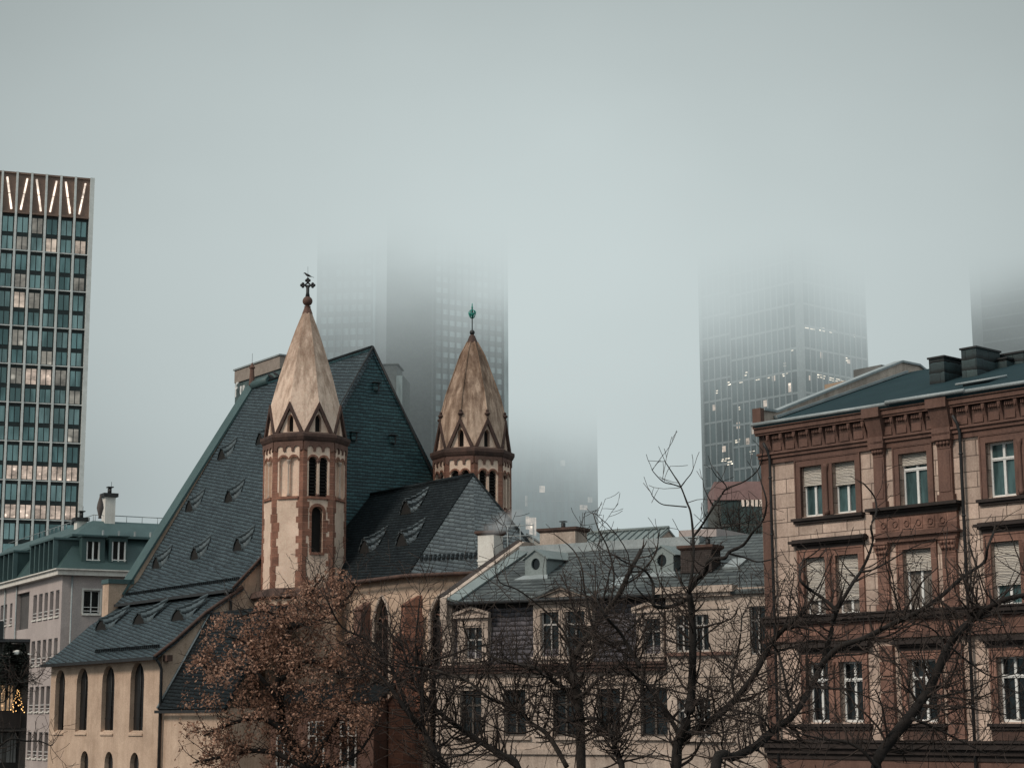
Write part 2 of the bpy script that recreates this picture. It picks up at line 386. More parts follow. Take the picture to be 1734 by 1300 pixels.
def tower(px, v0, dark, Z):
    """Z: dict of picture rows turned into heights"""
    P = bpy.data.objects.new('tower', None); col.objects.link(P); P.parent = church; P.location = (0, v0, 0)
    P['label'] = 'tower with a darkly weathered bulging spire and a green finial' if dark else 'tower with a pale straight spire and a dark stone cross'
    k = (95 * .984 + 14 * .177) / FPX; RC = 2.14
    z_top, z_bot, z_fr, z_ar, z_sill, z_base = (Z[i] for i in ('cor0', 'cor1', 'fr', 'ar', 'sill', 'base'))
    A0 = R(-30.5); C8 = math.cos(PI / 8)
    def vtx(i, r, z): w = A0 + i * PI / 4; return (r * math.cos(w), r * math.sin(w), z)
    def facet(i, r):
        w = A0 + (i + .5) * PI / 4; c, s_ = math.cos(w), math.sin(w); ap = r * C8
        return lambda s, h, e: ((ap + e) * c - s * s_, (ap + e) * s_ + s * c, h)
    hw = RC * math.sin(PI / 8)
    wall, dk, red, fr = MB(), MB(), MB(), MB()
    za0 = z_sill + .06
    for i in range(8):
        M = facet(i, RC)
        opened = dark or i == 0                  # facet 0 is the one right of the front edge
        seen = i in (6, 7, 0, 1); blind_ = MB()
        n1, n2 = arch(-.52, -.06, za0, z_ar), arch(.06, .52, za0, z_ar)
        holes = [n1, n2] if seen else []
        if i == 0 and not dark:
            slit = arch(-.33, .27, Z['sl1'], Z['sl0']); holes.append(slit)
        zlow = z_base if not dark else z_base
        wall.plate([(-hw, zlow), (hw, zlow), (hw, z_bot), (-hw, z_bot)], holes, M, .34 if opened else .16, dk if opened else blind_)
        if blind_.f: blind_.build('blind_arch_panel', plaster_tower, P)
        if not seen: continue
        # arch rings in red stone
        for c0 in ((-.29), (.29)):
            ring = []
            for j in range(9):
                a = PI * j / 8; ring.append((c0 + .31 * math.cos(a), z_ar - .23 + .33 * math.sin(a)))
            inn = [(c0 + .235 * math.cos(PI * j / 8), z_ar - .23 + .235 * math.sin(PI * j / 8)) for j in range(9)]
            for j in range(8):
                red.prism([M(*ring[j], .03), M(*ring[j + 1], .03), M(*inn[j + 1], .03), M(*inn[j], .03)], [M(*ring[j], -.03), M(*ring[j + 1], -.03), M(*inn[j + 1], -.03), M(*inn[j], -.03)])
        # little round-arched frieze under the cornice
        out = [(-hw + .02, z_bot + .02), (hw - .02, z_bot + .02)]
        low = []
        nA = 3; sw = (2 * hw - .24) / nA; zf = z_fr
        pts = [(hw - .02, zf + .05)]
        for a_ in range(nA - 1, -1, -1):
            x0 = -hw + .12 + a_ * sw; c0 = x0 + sw / 2; r0 = sw * .36
            pts += [(c0 + r0, zf - .02)] + [(c0 + r0 * math.cos(PI * j / 6), zf + .10 + r0 * .95 * math.sin(PI * j / 6)) for j in range(7)] + [(c0 - r0, zf - .02)]
        pts += [(-hw + .02, zf + .05)]
        outline = [(-hw + .02, z_bot + .02)] + pts[::-1] + [(hw - .02, z_bot + .02)]
        outline = [(a, b) for a, b in outline]
        fr.plate(outline, [], lambda s, h, e, M=M: M(s, h, e + .07), .07)
        for q in range(len(outline)):
            a, b = outline[q], outline[(q + 1) % len(outline)]
            fr.face([M(*a, .07), M(*b, .07), M(*b, 0.0), M(*a, 0.0)])
        # sill under the paired arches
        red.box(-.58, .58, 0, .09, z_sill - .08, z_sill + .05, T=lambda x, y, z, M=M: M(x, z, y))
        if i == 0 and not dark:
            s0, s1 = Z['sl1'], Z['sl0']
            for sgn in (-1, 1):
                zz = s0 - .02
                while zz < s1 - .3:
                    hh = random.uniform(.22, .42); ww = random.uniform(.14, .34) if sgn > 0 else random.uniform(.10, .2)
                    xo = .27 if sgn > 0 else -.33 - ww
                    red.box(xo, xo + ww, -.32 if sgn > 0 else -.02, .012, zz, min(zz + hh - .02, s1 - .28), T=lambda x, y, z, M=M: M(x, z, y)); zz += hh
            for j in range(8):
                a, b = PI * j / 8, PI * (j + 1) / 8
                q = lambda w, r, e: M(-.03 + r * math.cos(w), s1 - .3 + r * math.sin(w), e)
                red.prism([q(a, .46, .02), q(b, .46, .02), q(b, .30, .02), q(a, .30, .02)], [q(a, .46, -.03), q(b, .46, -.03), q(b, .30, -.2), q(a, .30, -.2)])
            red.box(-.42, .36, -.1, .07, s0 - .13, s0 - .01, T=lambda x, y, z, M=M: M(x, z, y))
    # corner stones of uneven width wrapping the edges
    for i in (6, 7, 8, 9, 10):
        zz = z_base
        while zz < z_bot - .1:
            hh = random.uniform(.26, .46); z1 = min(zz + hh, z_bot)
            up = zz > z_sill
            for f, sgn in ((i - 1, 1), (i, -1)):
                M = facet(f % 8, RC); ww = random.choice((.20, .24, .30, .36)) if not up else .22
                a = hw + .004; A = (a - ww) * sgn
                x0, x1 = min(A, a * sgn), max(A, a * sgn)
                red.prism([M(x0, zz + .006, .014), M(x1, zz + .006, .014), M(x1, z1 - .006, .014), M(x0, z1 - .006, .014)][::-1],
                          [M(x0, zz + .006, -.05), M(x1, zz + .006, -.05), M(x1, z1 - .006, -.05), M(x0, z1 - .006, -.05)][::-1])
            zz = z1
    wall.build('wall', plaster_tower, P); red.build('corner_stone_course', redstone, P); fr.build('arched_frieze', brownstone, P)
    for i in ((0,) if not dark else (6, 7, 0, 1)):
        M = facet(i, RC)
        for c0 in (-.29, .29):
            b = MB(); z = za0 + .05
            while z < z_ar - .02:
                b.prism([M(c0 - .25, z, -.30), M(c0 + .25, z, -.30), M(c0 + .25, z + .03, -.30), M(c0 - .25, z + .03, -.30)], [M(c0 - .25, z - .1, -.16), M(c0 + .25, z - .1, -.16), M(c0 + .25, z - .07, -.16), M(c0 - .25, z - .07, -.16)]); z += .17
            b.build('louver', louver, P)
    dk.build('bell_opening', louver, P)
    for i in (6, 7, 0, 1):
        M = facet(i, RC); c = M(0, 0, -.07 if (dark or i == 0) else -.04)
        b = MB(); b.lathe((c[0], c[1]), [(.10, za0), (.10, za0 + .08), (.062, za0 + .16), (.058, z_ar - .42), (.09, z_ar - .32), (.13, z_ar - .22), (.13, z_ar - .16)], 8)
        b.build('colonnette', plaster_pale if not (dark or i == 0) else brownstone, P)
    c8 = lambda r, z: [vtx(i, r, z) for i in range(8)]
    b = MB()
    for r0, z0, r1, z1 in ((RC + .02, z_bot - .02, RC + .12, z_bot + .1), (RC + .12, z_bot + .1, RC + .20, z_bot + .26), (RC + .20, z_bot + .26, RC + .20, z_top), (RC + .20, z_top, RC - .1, z_top + .12)):
        b.prism(c8(r0, z0), c8(r1, z1), caps=False)
    b.face(c8(RC - .1, z_top + .12)); b.build('cornice', darkstone, P)
    # spire: faces run from gable top to gable top and end in points between the gables
    rg, zg, za = Z['prof'][0][0], Z['gtop'], Z['cap0']
    b = MB(); zt = z_top + .1
    prof = Z['prof']
    def gv(i, r, z): w = A0 + (i + .5) * PI / 4; return (r * math.cos(w), r * math.sin(w), z)
    for i in range(8):
        V = vtx(i, RC - .05, zt); G0, G1 = gv(i - 1, rg, zg), gv(i, rg, zg)
        FK = .945 if dark else .93; mid = vtx(i, rg * FK, zg)
        b.face([V, G1, mid]); b.face([V, mid, G0])
        for (r0, z0), (r1, z1) in zip(prof, prof[1:]):
            f0 = f1 = FK
            b.face([gv(i - 1, r0, z0), vtx(i, r0 * f0, z0), vtx(i, r1 * f1, z1), gv(i - 1, r1, z1)])
            b.face([vtx(i, r0 * f0, z0), gv(i, r0, z0), gv(i, r1, z1), vtx(i, r1 * f1, z1)])
        if dark:
            b.tube([gv(i, r * 1.0, z) for r, z in prof], .045, 5)
    b.build('spire', spire_dark if dark else spire_pale, P)
    # gables round the foot of the spire
    for i in range(8):
        M = facet(i, RC - .02); H = zg - zt; fb, gw_, pn = MB(), MB(), MB()
        w0 = hw - .03
        hole = arch(-.17, .17, zt + .04, zt + H * .62, 'pointed')
        gw_.plate([(-w0 + .1, zt - .02), (w0 - .1, zt - .02), (0, zg - .12)], [hole], lambda s, h, e, M=M: M(s, h, e - .10), .3, pn)
        for sgn in (-1, 1):
            q = [(sgn * w0, zt - .02), (sgn * (w0 - .2), zt - .02), (0, zg - .30), (0, zg + .04)]
            if sgn < 0: q.reverse()
            fb.prism([M(a, h, .05) for a, h in q], [M(a, h, -.22) for a, h in q])
        g_ = gw_.build('gable', plaster_tower if not dark else spire_pale, P); fb.build('gable_coping', darkstone, P); pn.build('gable_opening', louver, P)
        if dark:
            c = M(0, zg, -.06); b = MB()
            b.box(-.055, .055, -.055, .055, zg - .02, zg + .40, T=lambda x, y, z: (c[0] + x, c[1] + y, z))
            b.ball((c[0], c[1], zg + .24), .17, 8, 5, (1, 1, .62)); b.ball((c[0], c[1], zg + .40), .09, 8, 5)
            b.build('gable_finial', darkstone, P)
    # cap, ball and cross or metal finial
    r0 = prof[-1][0]
    b = MB(); b.lathe((0, 0), [(r0 * 1.06, Z['cap0']), (r0 * .5, Z['cap1'] - .05), (.08, Z['cap1'] + .02)], 8, smooth=False, a0=A0); b.build('spire_cap', brownstone if not dark else darkstone, P)
    if not dark:
        zb = Z['ball']; b = MB(); b.lathe((0, 0), [(.10, zb - .34), (.19, zb - .29), (.10, zb - .26)], 10); b.ball((0, 0, zb), .265, 12, 8); b.build('ball', brownstone, P)
        zc = Z['cross']; b = MB(); T = lambda a, h: Vector((a * math.cos(R(59.5)), a * math.sin(R(59.5)), h))
        b.tube([T(0, zb + .2), T(0, zb + .45), T(0, zc)], [.13, .085, .085], 6)
        for dx, dz in ((-1, 0), (1, 0), (0, 1)):
            b.tube([T(dx * .1, zc + dz * .1), T(dx * .26, zc + dz * .26)], .065, 6)
            for lx, lz in ((dx * .33, dz * .33), (dx * .255 + dz * .075, dz * .255 + dx * .075), (dx * .255 - dz * .075, dz * .255 - dx * .075)):
                q = T(lx, zc + lz); b.ball(q, .083, 8, 6)
        for a in range(12):
            w0_, w1_ = PI * a / 6, PI * (a + 1) / 6; b.tube([T(.115 * math.cos(w0_), zc + .115 * math.sin(w0_)), T(.115 * math.cos(w1_), zc + .115 * math.sin(w1_))], .045, 5)
        b.build('stone_cross', metal_dark, P)
        b = MB(); b.tube([T(0, zc + .5), T(-.01, zc + 1.0)], .008, 4); b.build('lightning_rod', metal_dark, P)
    else:
        zb = Z['ball']; b = MB(); b.ball((0, 0, zb), .15, 10, 7); b.tube([(0, 0, zb), (0, 0, Z['bulb'] + .5)], .03, 6); b.build('ball_and_rod', metal_dark, P)
        zc = Z['bulb']; b = MB()
        for a in range(8):
            w = PI * a / 4
            b.tube([(r * math.cos(w), r * math.sin(w), zc + h) for r, h in ((.03, -.24), (.12, -.18), (.19, 0), (.20, .12), (.14, .2), (.05, .24))], .022, 5)
        b.ball((0, 0, zc - .02), .10, 8, 6); b.tube([(0, 0, zc + .2), (0, 0, zc + .62)], [.05, .02], 6); b.ball((0, 0, zc + .40), .055, 8, 5)
        for a in range(12):
            w0_, w1_ = PI * a / 6, PI * (a + 1) / 6; b.tube([(.19 * math.cos(w0_), .19 * math.sin(w0_), zc + .03), (.19 * math.cos(w1_), .19 * math.sin(w1_), zc + .03)], .025, 5)
        b.build('openwork_finial', verdigris, P)
    return P, vtx, RC

kpx = 96.0 / FPX
z = lambda y: tz(517, y, 0)
Z1 = dict(cor0=z(744), cor1=z(757), fr=z(772), ar=z(781), sill=z(849), base=z(1000), sl0=z(864), sl1=z(940), gtop=z(691),
          prof=[(1.92, z(691)), (1.48, z(640)), (1.08, z(600)), (.64, z(560)), (.27, z(531))], cap0=z(532), cap1=z(517), ball=z(510), cross=z(483))
T1, vtx1, RC = tower(517, 0, False, Z1)
kp2 = 101.0 / FPX
z = lambda y: tz(800, y, SP)
Z2 = dict(cor0=z(768), cor1=z(781), fr=z(793), ar=z(803), sill=z(868), base=z(960), gtop=z(716),
          prof=[(1.93, z(716)), (1.86, z(703)), (1.60, z(673)), (1.16, z(638)), (.74, z(604)), (.30, z(580))], cap0=z(581), cap1=z(567), ball=z(563), bulb=z(532))
T2, vtx2, _ = tower(800, SP, True, Z2)

# foot of the near tower: moulding and the wider stage below
b = MB(); zb = Z1['base']
cq = lambda r, h: [vtx1(i, r, h) for i in range(8)]
b.prism(cq(2.75, zb - .42), cq(2.62, zb - .12), caps=False); b.prism(cq(2.62, zb - .12), cq(2.10, zb + .05), caps=False); b.prism(cq(2.45, zb - .55), cq(2.75, zb - .42), caps=False)
b.build('base_moulding', darkstone, T1)
b = MB(); b.prism(cq(2.46, -EYE), cq(2.46, zb - .5)); b.build('lower_stage', plaster, T1)
b = MB()
for i in (6, 7, 0, 1):
    for s_ in range(4):
        w = R(-30.5) + (i + .5) * PI / 4; ap = 2.46 * math.cos(PI / 8); q = -.66 + s_ * .44
        for j in range(6):
            a, c = PI * j / 6, PI * (j + 1) / 6
            pt = lambda a_, r_, e: ((ap + e) * math.cos(w) - (q + r_ * math.cos(a_)) * math.sin(w), (ap + e) * math.sin(w) + (q + r_ * math.cos(a_)) * math.cos(w), zb - .98 + r_ * math.sin(a_))
            b.prism([pt(a, .22, .05), pt(c, .22, .05), pt(c, .13, .05), pt(a, .13, .05)], [pt(a, .22, -.02), pt(c, .22, -.02), pt(c, .13, -.02), pt(a, .13, -.02)])
b.build('round_arch_frieze', redstone, T1)
b = MB(); b.prism([vtx2(i, 2.2, -EYE) for i in range(8)], [vtx2(i, 2.12, Z2['base'] + .1) for i in range(8)]); b.build('lower_stage', plaster, T2)

# roofs
mN = (ZR - ZE) / (CV - VE)                       # pitch of the nave roof
def roof_part(name, pts, t, mat): b = MB(); b.slab(pts, t); return b.build(name, mat, church)
b = MB()
b.slab([(UW, VE - .5, ZE - .45), (US + .25, VE - .5, ZE - .45), (US + .25, VE + .9, ZE + 1.0), (UW, VE + .9, ZE + 1.0)], .16)
b.slab([(UW, VE + .9, ZE + 1.0), (US + .25, VE + .9, ZE + 1.0), (UE + .05, CV, ZR), (UW, CV, ZR)], .2)
nave = b.build('nave_roof', slate_nave, church)
b = MB(); b.slab([(UW, CV, ZR), (UE + .05, CV, ZR), (UE + .05, 2 * CV - VE, ZE), (UW, 2 * CV - VE, ZE)], .2); b.build('north_roof', slate_gable, church)
b = MB(); b.prism([(UE - .25, VE + 1.2, ZE + 1.0), (UE - .25, 2 * CV - VE - 1.2, ZE + 1.0), (UE - .25, CV, ZR - .1)], [(UE, VE + 1.2, ZE + 1.0), (UE, 2 * CV - VE - 1.2, ZE + 1.0), (UE, CV, ZR - .1)])
gab = b.build('slate_gable', slate_gable, church)
b = MB()
for s in (-1, 1):
    e0 = (UE + .06, CV, ZR + .03); e1 = (UE + .06, CV + s * (CV - VE - 1.1), ZE + .95 + .2)
    b.tube([e0, e1], .07, 5)
b.build('verge_board', metal_dark, gab)
for px, py in ((635, 655), (597, 739), (663, 744)):
    v, h = CF.on_x(px, py, UE); b = MB()
    b.box(UE - .05, UE + .14, v - .14, v + .2, h - .22, h + .2); b.build('slate_hatch', slate_gable, gab)
    b = MB(); b.box(UE + .14, UE + .15, v + .12, v + .20, h - .28, h + .2); b.box(UE, UE + .3, v - .2, v + .26, h + .2, h + .25); b.build('hatch_lid', metal_dark, gab)
b = MB(); b.tube([(UW, CV, ZR + .05), (-14.35, CV, ZR + .05)], .3, 6); b.build('ridge_sheet', copper, nave)
b = MB(); b.tube([(-14.3, CV, ZR + .02), (UE, CV, ZR + .02)], .12, 6); b.build('ridge_tile', slate_dark, nave)
# snow guard above the eave: rows of hooks
b = MB()
for u in range(0, 60):
    x = UW + .4 + u * .245; b.box(x, x + .11, VE - .06, VE + .0, ZE + .02, ZE + .20)
b.build('snow_guard', slate_dark, nave)
b = MB(); b.box(UW + .2, US + .3, VE - .64, VE - .5, ZE - .60, ZE - .45); b.build('gutter', metal_dark, nave)
# west gable parapet with copper sheet on top, kneeler and finial
b = MB(); lift = .16
pr = lambda u, o: [(u, VE - .1, ZE - .6 - 1.2), (u, VE - .1, ZE + lift + o), (u, CV, ZR + lift + o), (u, 2 * CV - VE, ZE + lift + o), (u, 2 * CV - VE, ZE - .6)]
b.prism(pr(UW - 1.05, -.1), pr(UW, -.1)); b.build('west_gable_wall', plaster, church)
b = MB(); b.slab([(UW - 1.15, VE - .1, ZE + lift), (UW + .10, VE - .1, ZE + lift), (UW + .10, CV, ZR + lift), (UW - 1.15, CV, ZR + lift)], .12); b.build('copper_coping', copper, church)
b = MB(); b.box(UW - .9, UW + .0, VE - .9, VE + .35, ZE - 1.25, ZE + .75); k_ = b.build('kneeler_block', plaster, church)
b = MB(); b.box(UW - .96, UW + .1, VE - .97, VE + .6, ZE + .75, ZE + 1.0); b.build('kneeler_sheet', copper, k_)
zf = ZR + .1; b = MB()
b.lathe((UW - .3, CV), [(.20, zf), (.18, zf + .3), (.13, zf + 1.05), (.19, zf + 1.07), (.19, zf + 1.15), (.12, zf + 1.2), (.03, zf + 1.42)], 8, smooth=False); b.build('gable_finial', brownstone, church)
b = MB(); b.tube([(UW - .3, CV, zf + 1.3), (UW - .3, CV, zf + 2.0)], .012, 4); b.build('lightning_rod', metal_dark, church)

# aisle roof, slightly hollow, meeting the wall below the nave eave
def aisle_pts(u): return [(u, VA - .5, ZA - .28), (u, VA + .6, ZA + .55), (u, VA + 2.2, ZA + 1.95), (u, VE + .1, ZE - .35)]
b = MB(); A, B = aisle_pts(UW - .1), aisle_pts(US + .2)
for i in range(3): b.slab([A[i], B[i], B[i + 1], A[i + 1]], .16)
aisle = b.build('aisle_roof', slate_nave, church)
b = MB(); b.box(UW, US + .4, VA - .66, VA - .5, ZA - .42, ZA - .26); b.build('gutter', metal_dark, aisle)
b = MB(); b.tube([(US + .22, y, zz + .02) for _, y, zz in aisle_pts(0)], .09, 5); b.build('verge_board', darkstone, aisle)
b = MB()
for u in range(0, 34):
    x = UW + 6.2 + u * .245; b.box(x, x + .13, VA + .02, VA + .10, ZA + .2, ZA + .38)
b.build('snow_guard', slate_dark, aisle)

# south wall with lancets in deep reveals
Mx = lambda s, h, e: (s, VA - e, h)
lan = []
for px0, px1, pt, pb in ((95, 111, 1134, 1238), (131, 150, 1131, 1238), (174, 195, 1127, 1238), (222, 245, 1121, 1239)):
    x0, zt_ = CF.on_y(px0, pt, VA); x1, _ = CF.on_y(px1, pt, VA); _, zb_ = CF.on_y(px0, pb, VA); lan.append((x0, x1, -.62, zt_))
lowa = [(UW + 4.8 + i * 3.3, UW + 5.9 + i * 3.3, -4.6, -1.62) for i in range(3)]
b, dk = MB(), MB()
b.plate([(UW, -EYE), (US, -EYE), (US, ZA), (UW, ZA)], [arch(*q) for q in lan] + [arch(*q) for q in lowa], Mx, .24)
wl = b.build('south_wall', plaster, church)
for q in lan + lowa:
    b = MB(); b.face([Mx(s, h, -.235) for s, h in arch(*q)]); gl = b.build('lancet_window', glass_church, church)
    b = MB(); b.tube([((q[0] + q[1]) / 2, VA + .20, q[2]), ((q[0] + q[1]) / 2, VA + .20, q[3])], .03, 4)
    for h in range(1, 5): b.box(q[0], q[1], VA + .20, VA + .22, q[2] + h * (q[3] - q[2]) / 5, q[2] + h * (q[3] - q[2]) / 5 + .025)
    b.build('glazing_bar', metal_dark, gl)
    b = MB(); b.prism([(q[0] - .04, VA - .07, q[2] - .10), (q[1] + .04, VA - .07, q[2] - .10), (q[1] + .04, VA + .22, q[2] + .08), (q[0] - .04, VA + .22, q[2] + .08)], [(q[0] - .04, VA - .07, q[2] - .18), (q[1] + .04, VA - .07, q[2] - .18), (q[1] + .04, VA + .22, q[2] - .18), (q[0] - .04, VA + .22, q[2] - .18)]); b.build('sill', plaster, gl)
# east wall of the aisle, wedge up to the tower
b = MB()
ep = [(VA, -EYE), (VA, ZA - .2), (VA + .6, ZA + .36), (VA + 2.2, ZA + 1.76), (VE - .3, ZE - .65), (VE - .2, ZE - .3), (VE + .9, ZE + .75), (-.2, ZE + 3.9), (.6, ZE + 3.9), (.6, -EYE)]
b.prism([(US - .3, v, h) for v, h in ep], [(US, v, h) for v, h in ep]); b.build('east_wall', plaster, church)
b = MB(); b.tube([(US + .27, VE - .5, ZE - .42), (US + .27, VE + .9, ZE + 1.02), (US + .27, .2, ZE + 1.0 + (-.2 + 1.97) * mN * .93)], .07, 5); b.build('verge_board', darkstone, church)
for v, z1, z0 in ((VA - .1, ZA - .35, -EYE), (VE - .55, ZE - .55, ZE - 2.6)):
    b = MB(); b.tube([(US + .1, v - .25, z1), (US + .16, v - .1, z1 - .25), (US + .16, v + .02, z1 - .5), (US + .16, v + .02, z0)], .075, 6); b.build('downpipe', metal_dark, church)
b = MB(); b.box(US - .2, US + .5, VA + .05, VA + .35, ZA - .48, ZA - .18); b.build('eave_corbel', darkstone, church)

# dormers: low eyebrow hoods with a dark mouth
def eyebrow(parent, x0, y0, z0, mm, w=1.15, h=.66, mat=None):
    mat = mat or slate_hood
    n = 9; hood, mouth, dark_ = MB(), MB(), MB(); F_, B_ = [], []
    for i in range(n + 1):
        s = -1 + 2 * i / n; hh = h * (1 - abs(s) ** 1.6) ** 1.0 * (1 - .25 * s)
        f = Vector((x0 + s * w / 2, y0 - .06, z0 + hh + .03)); k = hh / (mm - .42) + .25
        F_.append(f); B_.append(Vector((x0 + s * w / 2 + .12, y0 + k, z0 + k * mm + .05)))
    K = 4
    for c in range(K):
        a, e_ = c / K, (c + 1) / K
        for i in range(n):
            q = lambda i, f, d: F_[i].lerp(B_[i], f) + Vector((.25 * f * f, 0, d - .16 * h * math.sin(PI * f)))
            tgt, lift = (dark_, -.03) if i % 2 else (hood, .05)
            tgt.face([q(i, a, .07 + lift), q(i + 1, a, .07 + lift), q(i + 1, e_, .02 + lift), q(i, e_, .02 + lift)], True)
            if c == 0: tgt.face([q(i, a, .07 + lift), q(i, a, -.04), q(i + 1, a, -.04), q(i + 1, a, .07 + lift)])
            if not i % 2:
                for k_ in (i, i + 1): tgt.face([q(k_, a, .07 + lift), q(k_, e_, .02 + lift), q(k_, e_, -.03), q(k_, a, .0)])
    mouth.face([(p.x, y0, p.z - .06) for p in F_])
    for i in range(n): hood.face([F_[i], F_[i] + Vector((0, 0, .08)), F_[i + 1] + Vector((0, 0, .08)), F_[i + 1]])
    o = hood.build('dormer', mat, parent)
    mouth.build('opening', louver, o); dark_.build('slate_course', slate_dark, o); return o
for px, py in ((376, 778), (441, 752), (321, 866), (388, 850), (265, 962), (330, 947), (403, 932)):
    x, y, zz = CF.on_slope(px, py, VE + .9, ZE + 1.0, (ZR - ZE - 1.0) / (CV - VE - .9)); eyebrow(nave, x, y, zz, (ZR - ZE - 1.0) / (CV - VE - .9))
for px, py in ((172, 1066), (236, 1056), (302, 1050)):
    x, y, zz = CF.on_slope(px, py, VA + .6, ZA + .55, 1.4 / 1.6); eyebrow(aisle, x, y, zz, 1.4 / 1.6, 1.7, .56)

# choir
ZK, UK = 11.91, 7.95; ZC = at(692, 970, 87.6)[2]
ca = [CF.on_z(px, py, ZC) for px, py in ((692, 971),)][0]
cA = (ca[0], ca[1]); VS = ca[1]
cB = CF.on_z(806, 966, ZC); cC = CF.on_z(934, 966, ZC)
apex = (UK, CV, ZK)
def eo(p, k=.0): return (p[0], p[1], ZC)
w0 = (UE, VS, ZC)
b = MB(); b.slab([w0, eo(cA), apex, (UE, CV, ZK)], .18); choir = b.build('choir_roof', slate_dark, church)  # south slope's shade is put into the slate colour, darker than the apse
for q in ((cA, cB), (cB, cC)):
    b = MB(); b.slab([eo(q[0]), eo(q[1]), apex], .18); b.build('apse_roof', slate_choir, church)
cD = (UK + 1.5, 2 * CV - VS)
b = MB(); b.slab([eo(cC), eo(cD), apex], .18); b.slab([eo(cD), (UE, cD[1], ZC), (UE, CV, ZK), apex], .18); b.build('north_choir_roof', slate_dark, church)
b = MB(); b.tube([(UE, CV, ZK + .03), apex], .10, 6); b.tube([eo(cA), apex], .06, 5); b.tube([eo(cC), apex], .06, 5); b.build('ridge_tile', slate_dark, choir)
mC = (ZK - ZC) / (CV - VS)
for px, py in ((688, 870), (681, 924), (618, 936)):
    x, y, zz = CF.on_slope(px, py, VS, ZC, mC); eyebrow(choir, x, y, zz, mC, 1.15, .66, slate_choir)
b = MB()
d_ = Vector((cB[0] - cA[0], cB[1] - cA[1], 0)); L = d_.length; d_.normalize(); up = (Vector(apex) - Vector(((cA[0] + cB[0]) / 2, (cA[1] + cB[1]) / 2, ZC))).normalized()
for i in range(int(L / .24) - 1):
    p = Vector(eo(cA)) + d_ * (.4 + i * .24) + up * .75 + Vector((0, 0, .06)); q = p + d_ * .13
    b.prism([p, q, q + up * .28, p + up * .28], [v + Vector((0, 0, .10)) for v in (p, q, q + up * .28, p + up * .28)])
b.build('snow_guard', slate_dark, choir)
b = MB(); G = [(UE + 2, VS - .12, ZC - .1), (cA[0] + .05, cA[1] - .12, ZC - .1), (cB[0] + .12, cB[1] - .05, ZC - .1), (cC[0] + .12, cC[1], ZC - .1)]
b.tube(G, .10, 6); b.build('gutter', darkstone, choir)
def inset(p, k=.42): return (p[0] + (3.6 - p[0]) * k / 7, p[1] + (CV - p[1]) * k / 3.6)
iA, iB, iC, iW = inset(cA), inset(cB), inset(cC), (1.0, inset(cA)[1])
def face_map(p, q):
    d = Vector((q[0] - p[0], q[1] - p[1], 0)); L = d.length; d.normalize(); n = Vector((d.y, -d.x, 0))
    return (lambda s, h, e: (p[0] + d.x * s + n.x * e, p[1] + d.y * s + n.y * e, h)), L
for p, q, wins in ((iW, iA, (.62,)), (iA, iB, (.5,)), (iB, iC, (.5,))):
    M, L = face_map(p, q); b = MB(); holes = [arch(L * f - .78, L * f + .78, -6.5, ZC - .85, 'pointed') for f in wins]
    b.plate([(0, -EYE), (L, -EYE), (L, ZC - .12), (0, ZC - .12)], holes, M, .26); b.build('choir_wall', plaster, church)
    for h_, f in zip(holes, wins):
        b = MB(); b.face([M(s, h, -.255) for s, h in h_]); gl = b.build('traceried_window', glass_church, church)
        b = MB(); c = L * f; zs = ZC - 2.2
        for dx in (-.27, .27): b.tube([M(c + dx, -6.5, -.2), M(c + dx, zs, -.2)], .05, 5)
        for dx in (-.52, 0, .52):
            b.tube([M(c + dx + .26 * math.cos(PI * j / 6), zs + .30 * math.sin(PI * j / 6), -.2) for j in range(7)], .045, 5)
        b.tube([M(c + .3 * math.cos(PI * j / 5), zs + .62 + .3 * math.sin(PI * j / 5), -.2) for j in range(11)], .045, 5)
        b.build('tracery', brownstone, gl)
        b = MB(); ring = [M(s, h, .02) for s, h in h_[1:]] + [M(h_[0][0], h_[0][1], .02)]
        b.tube(ring, .10, 5); b.build('window_moulding', plaster_pale, gl)
# buttresses between the windows: sandstone steps
for p, n_ in ((iA, (-.25, -1)), (iB, (.6, -.75)), (iW, (-.05, -1)), ((4.3, iA[1]), (0, -1))):
    n = Vector((n_[0], n_[1], 0)).normalized(); t_ = Vector((-n.y, n.x, 0)); b = MB()
    def q(a, e, h): return (p[0] + t_.x * a + n.x * e, p[1] + t_.y * a + n.y * e, h)
    for w_, e1, z0, z1, e2 in ((.42, 1.35, -EYE, .6, .95), (.38, .95, .6, 3.6, .55), (.34, .55, 3.6, ZC - 1.5, -.1)):
        b.prism([q(-w_, -.3, z0), q(w_, -.3, z0), q(w_, e1, z0), q(-w_, e1, z0)], [q(-w_, -.3, z1), q(w_, -.3, z1), q(w_, e1, z1), q(-w_, e1, z1)])
        b.prism([q(-w_ - .05, -.3, z1), q(w_ + .05, -.3, z1), q(w_ + .05, e1 + .08, z1), q(-w_ - .05, e1 + .08, z1)], [q(-w_, -.3, z1 + .5), q(w_, -.3, z1 + .5), q(w_, min(e2, e1) - .02, z1 + .5), q(-w_, min(e2, e1) - .02, z1 + .5)])
    zz = -4.0; k_ = 0
    while zz < ZC - 1.4:
        for sgn in (-1, 1):
            w_ = random.uniform(.1, .5)
            b.prism([q(sgn * .38, -.28, zz), q(sgn * (.40 + w_), -.28 if True else 0, zz), q(sgn * (.40 + w_), .02, zz), q(sgn * .38, .02, zz)], [q(sgn * .38, -.28, zz + .5), q(sgn * (.40 + w_), -.28, zz + .5), q(sgn * (.40 + w_), .02, zz + .5), q(sgn * .38, .02, zz + .5)])
        zz += .56 if k_ % 2 else 1.1; k_ += 1
    b.build('buttress', brownstone if p is not iA else redstone, church)

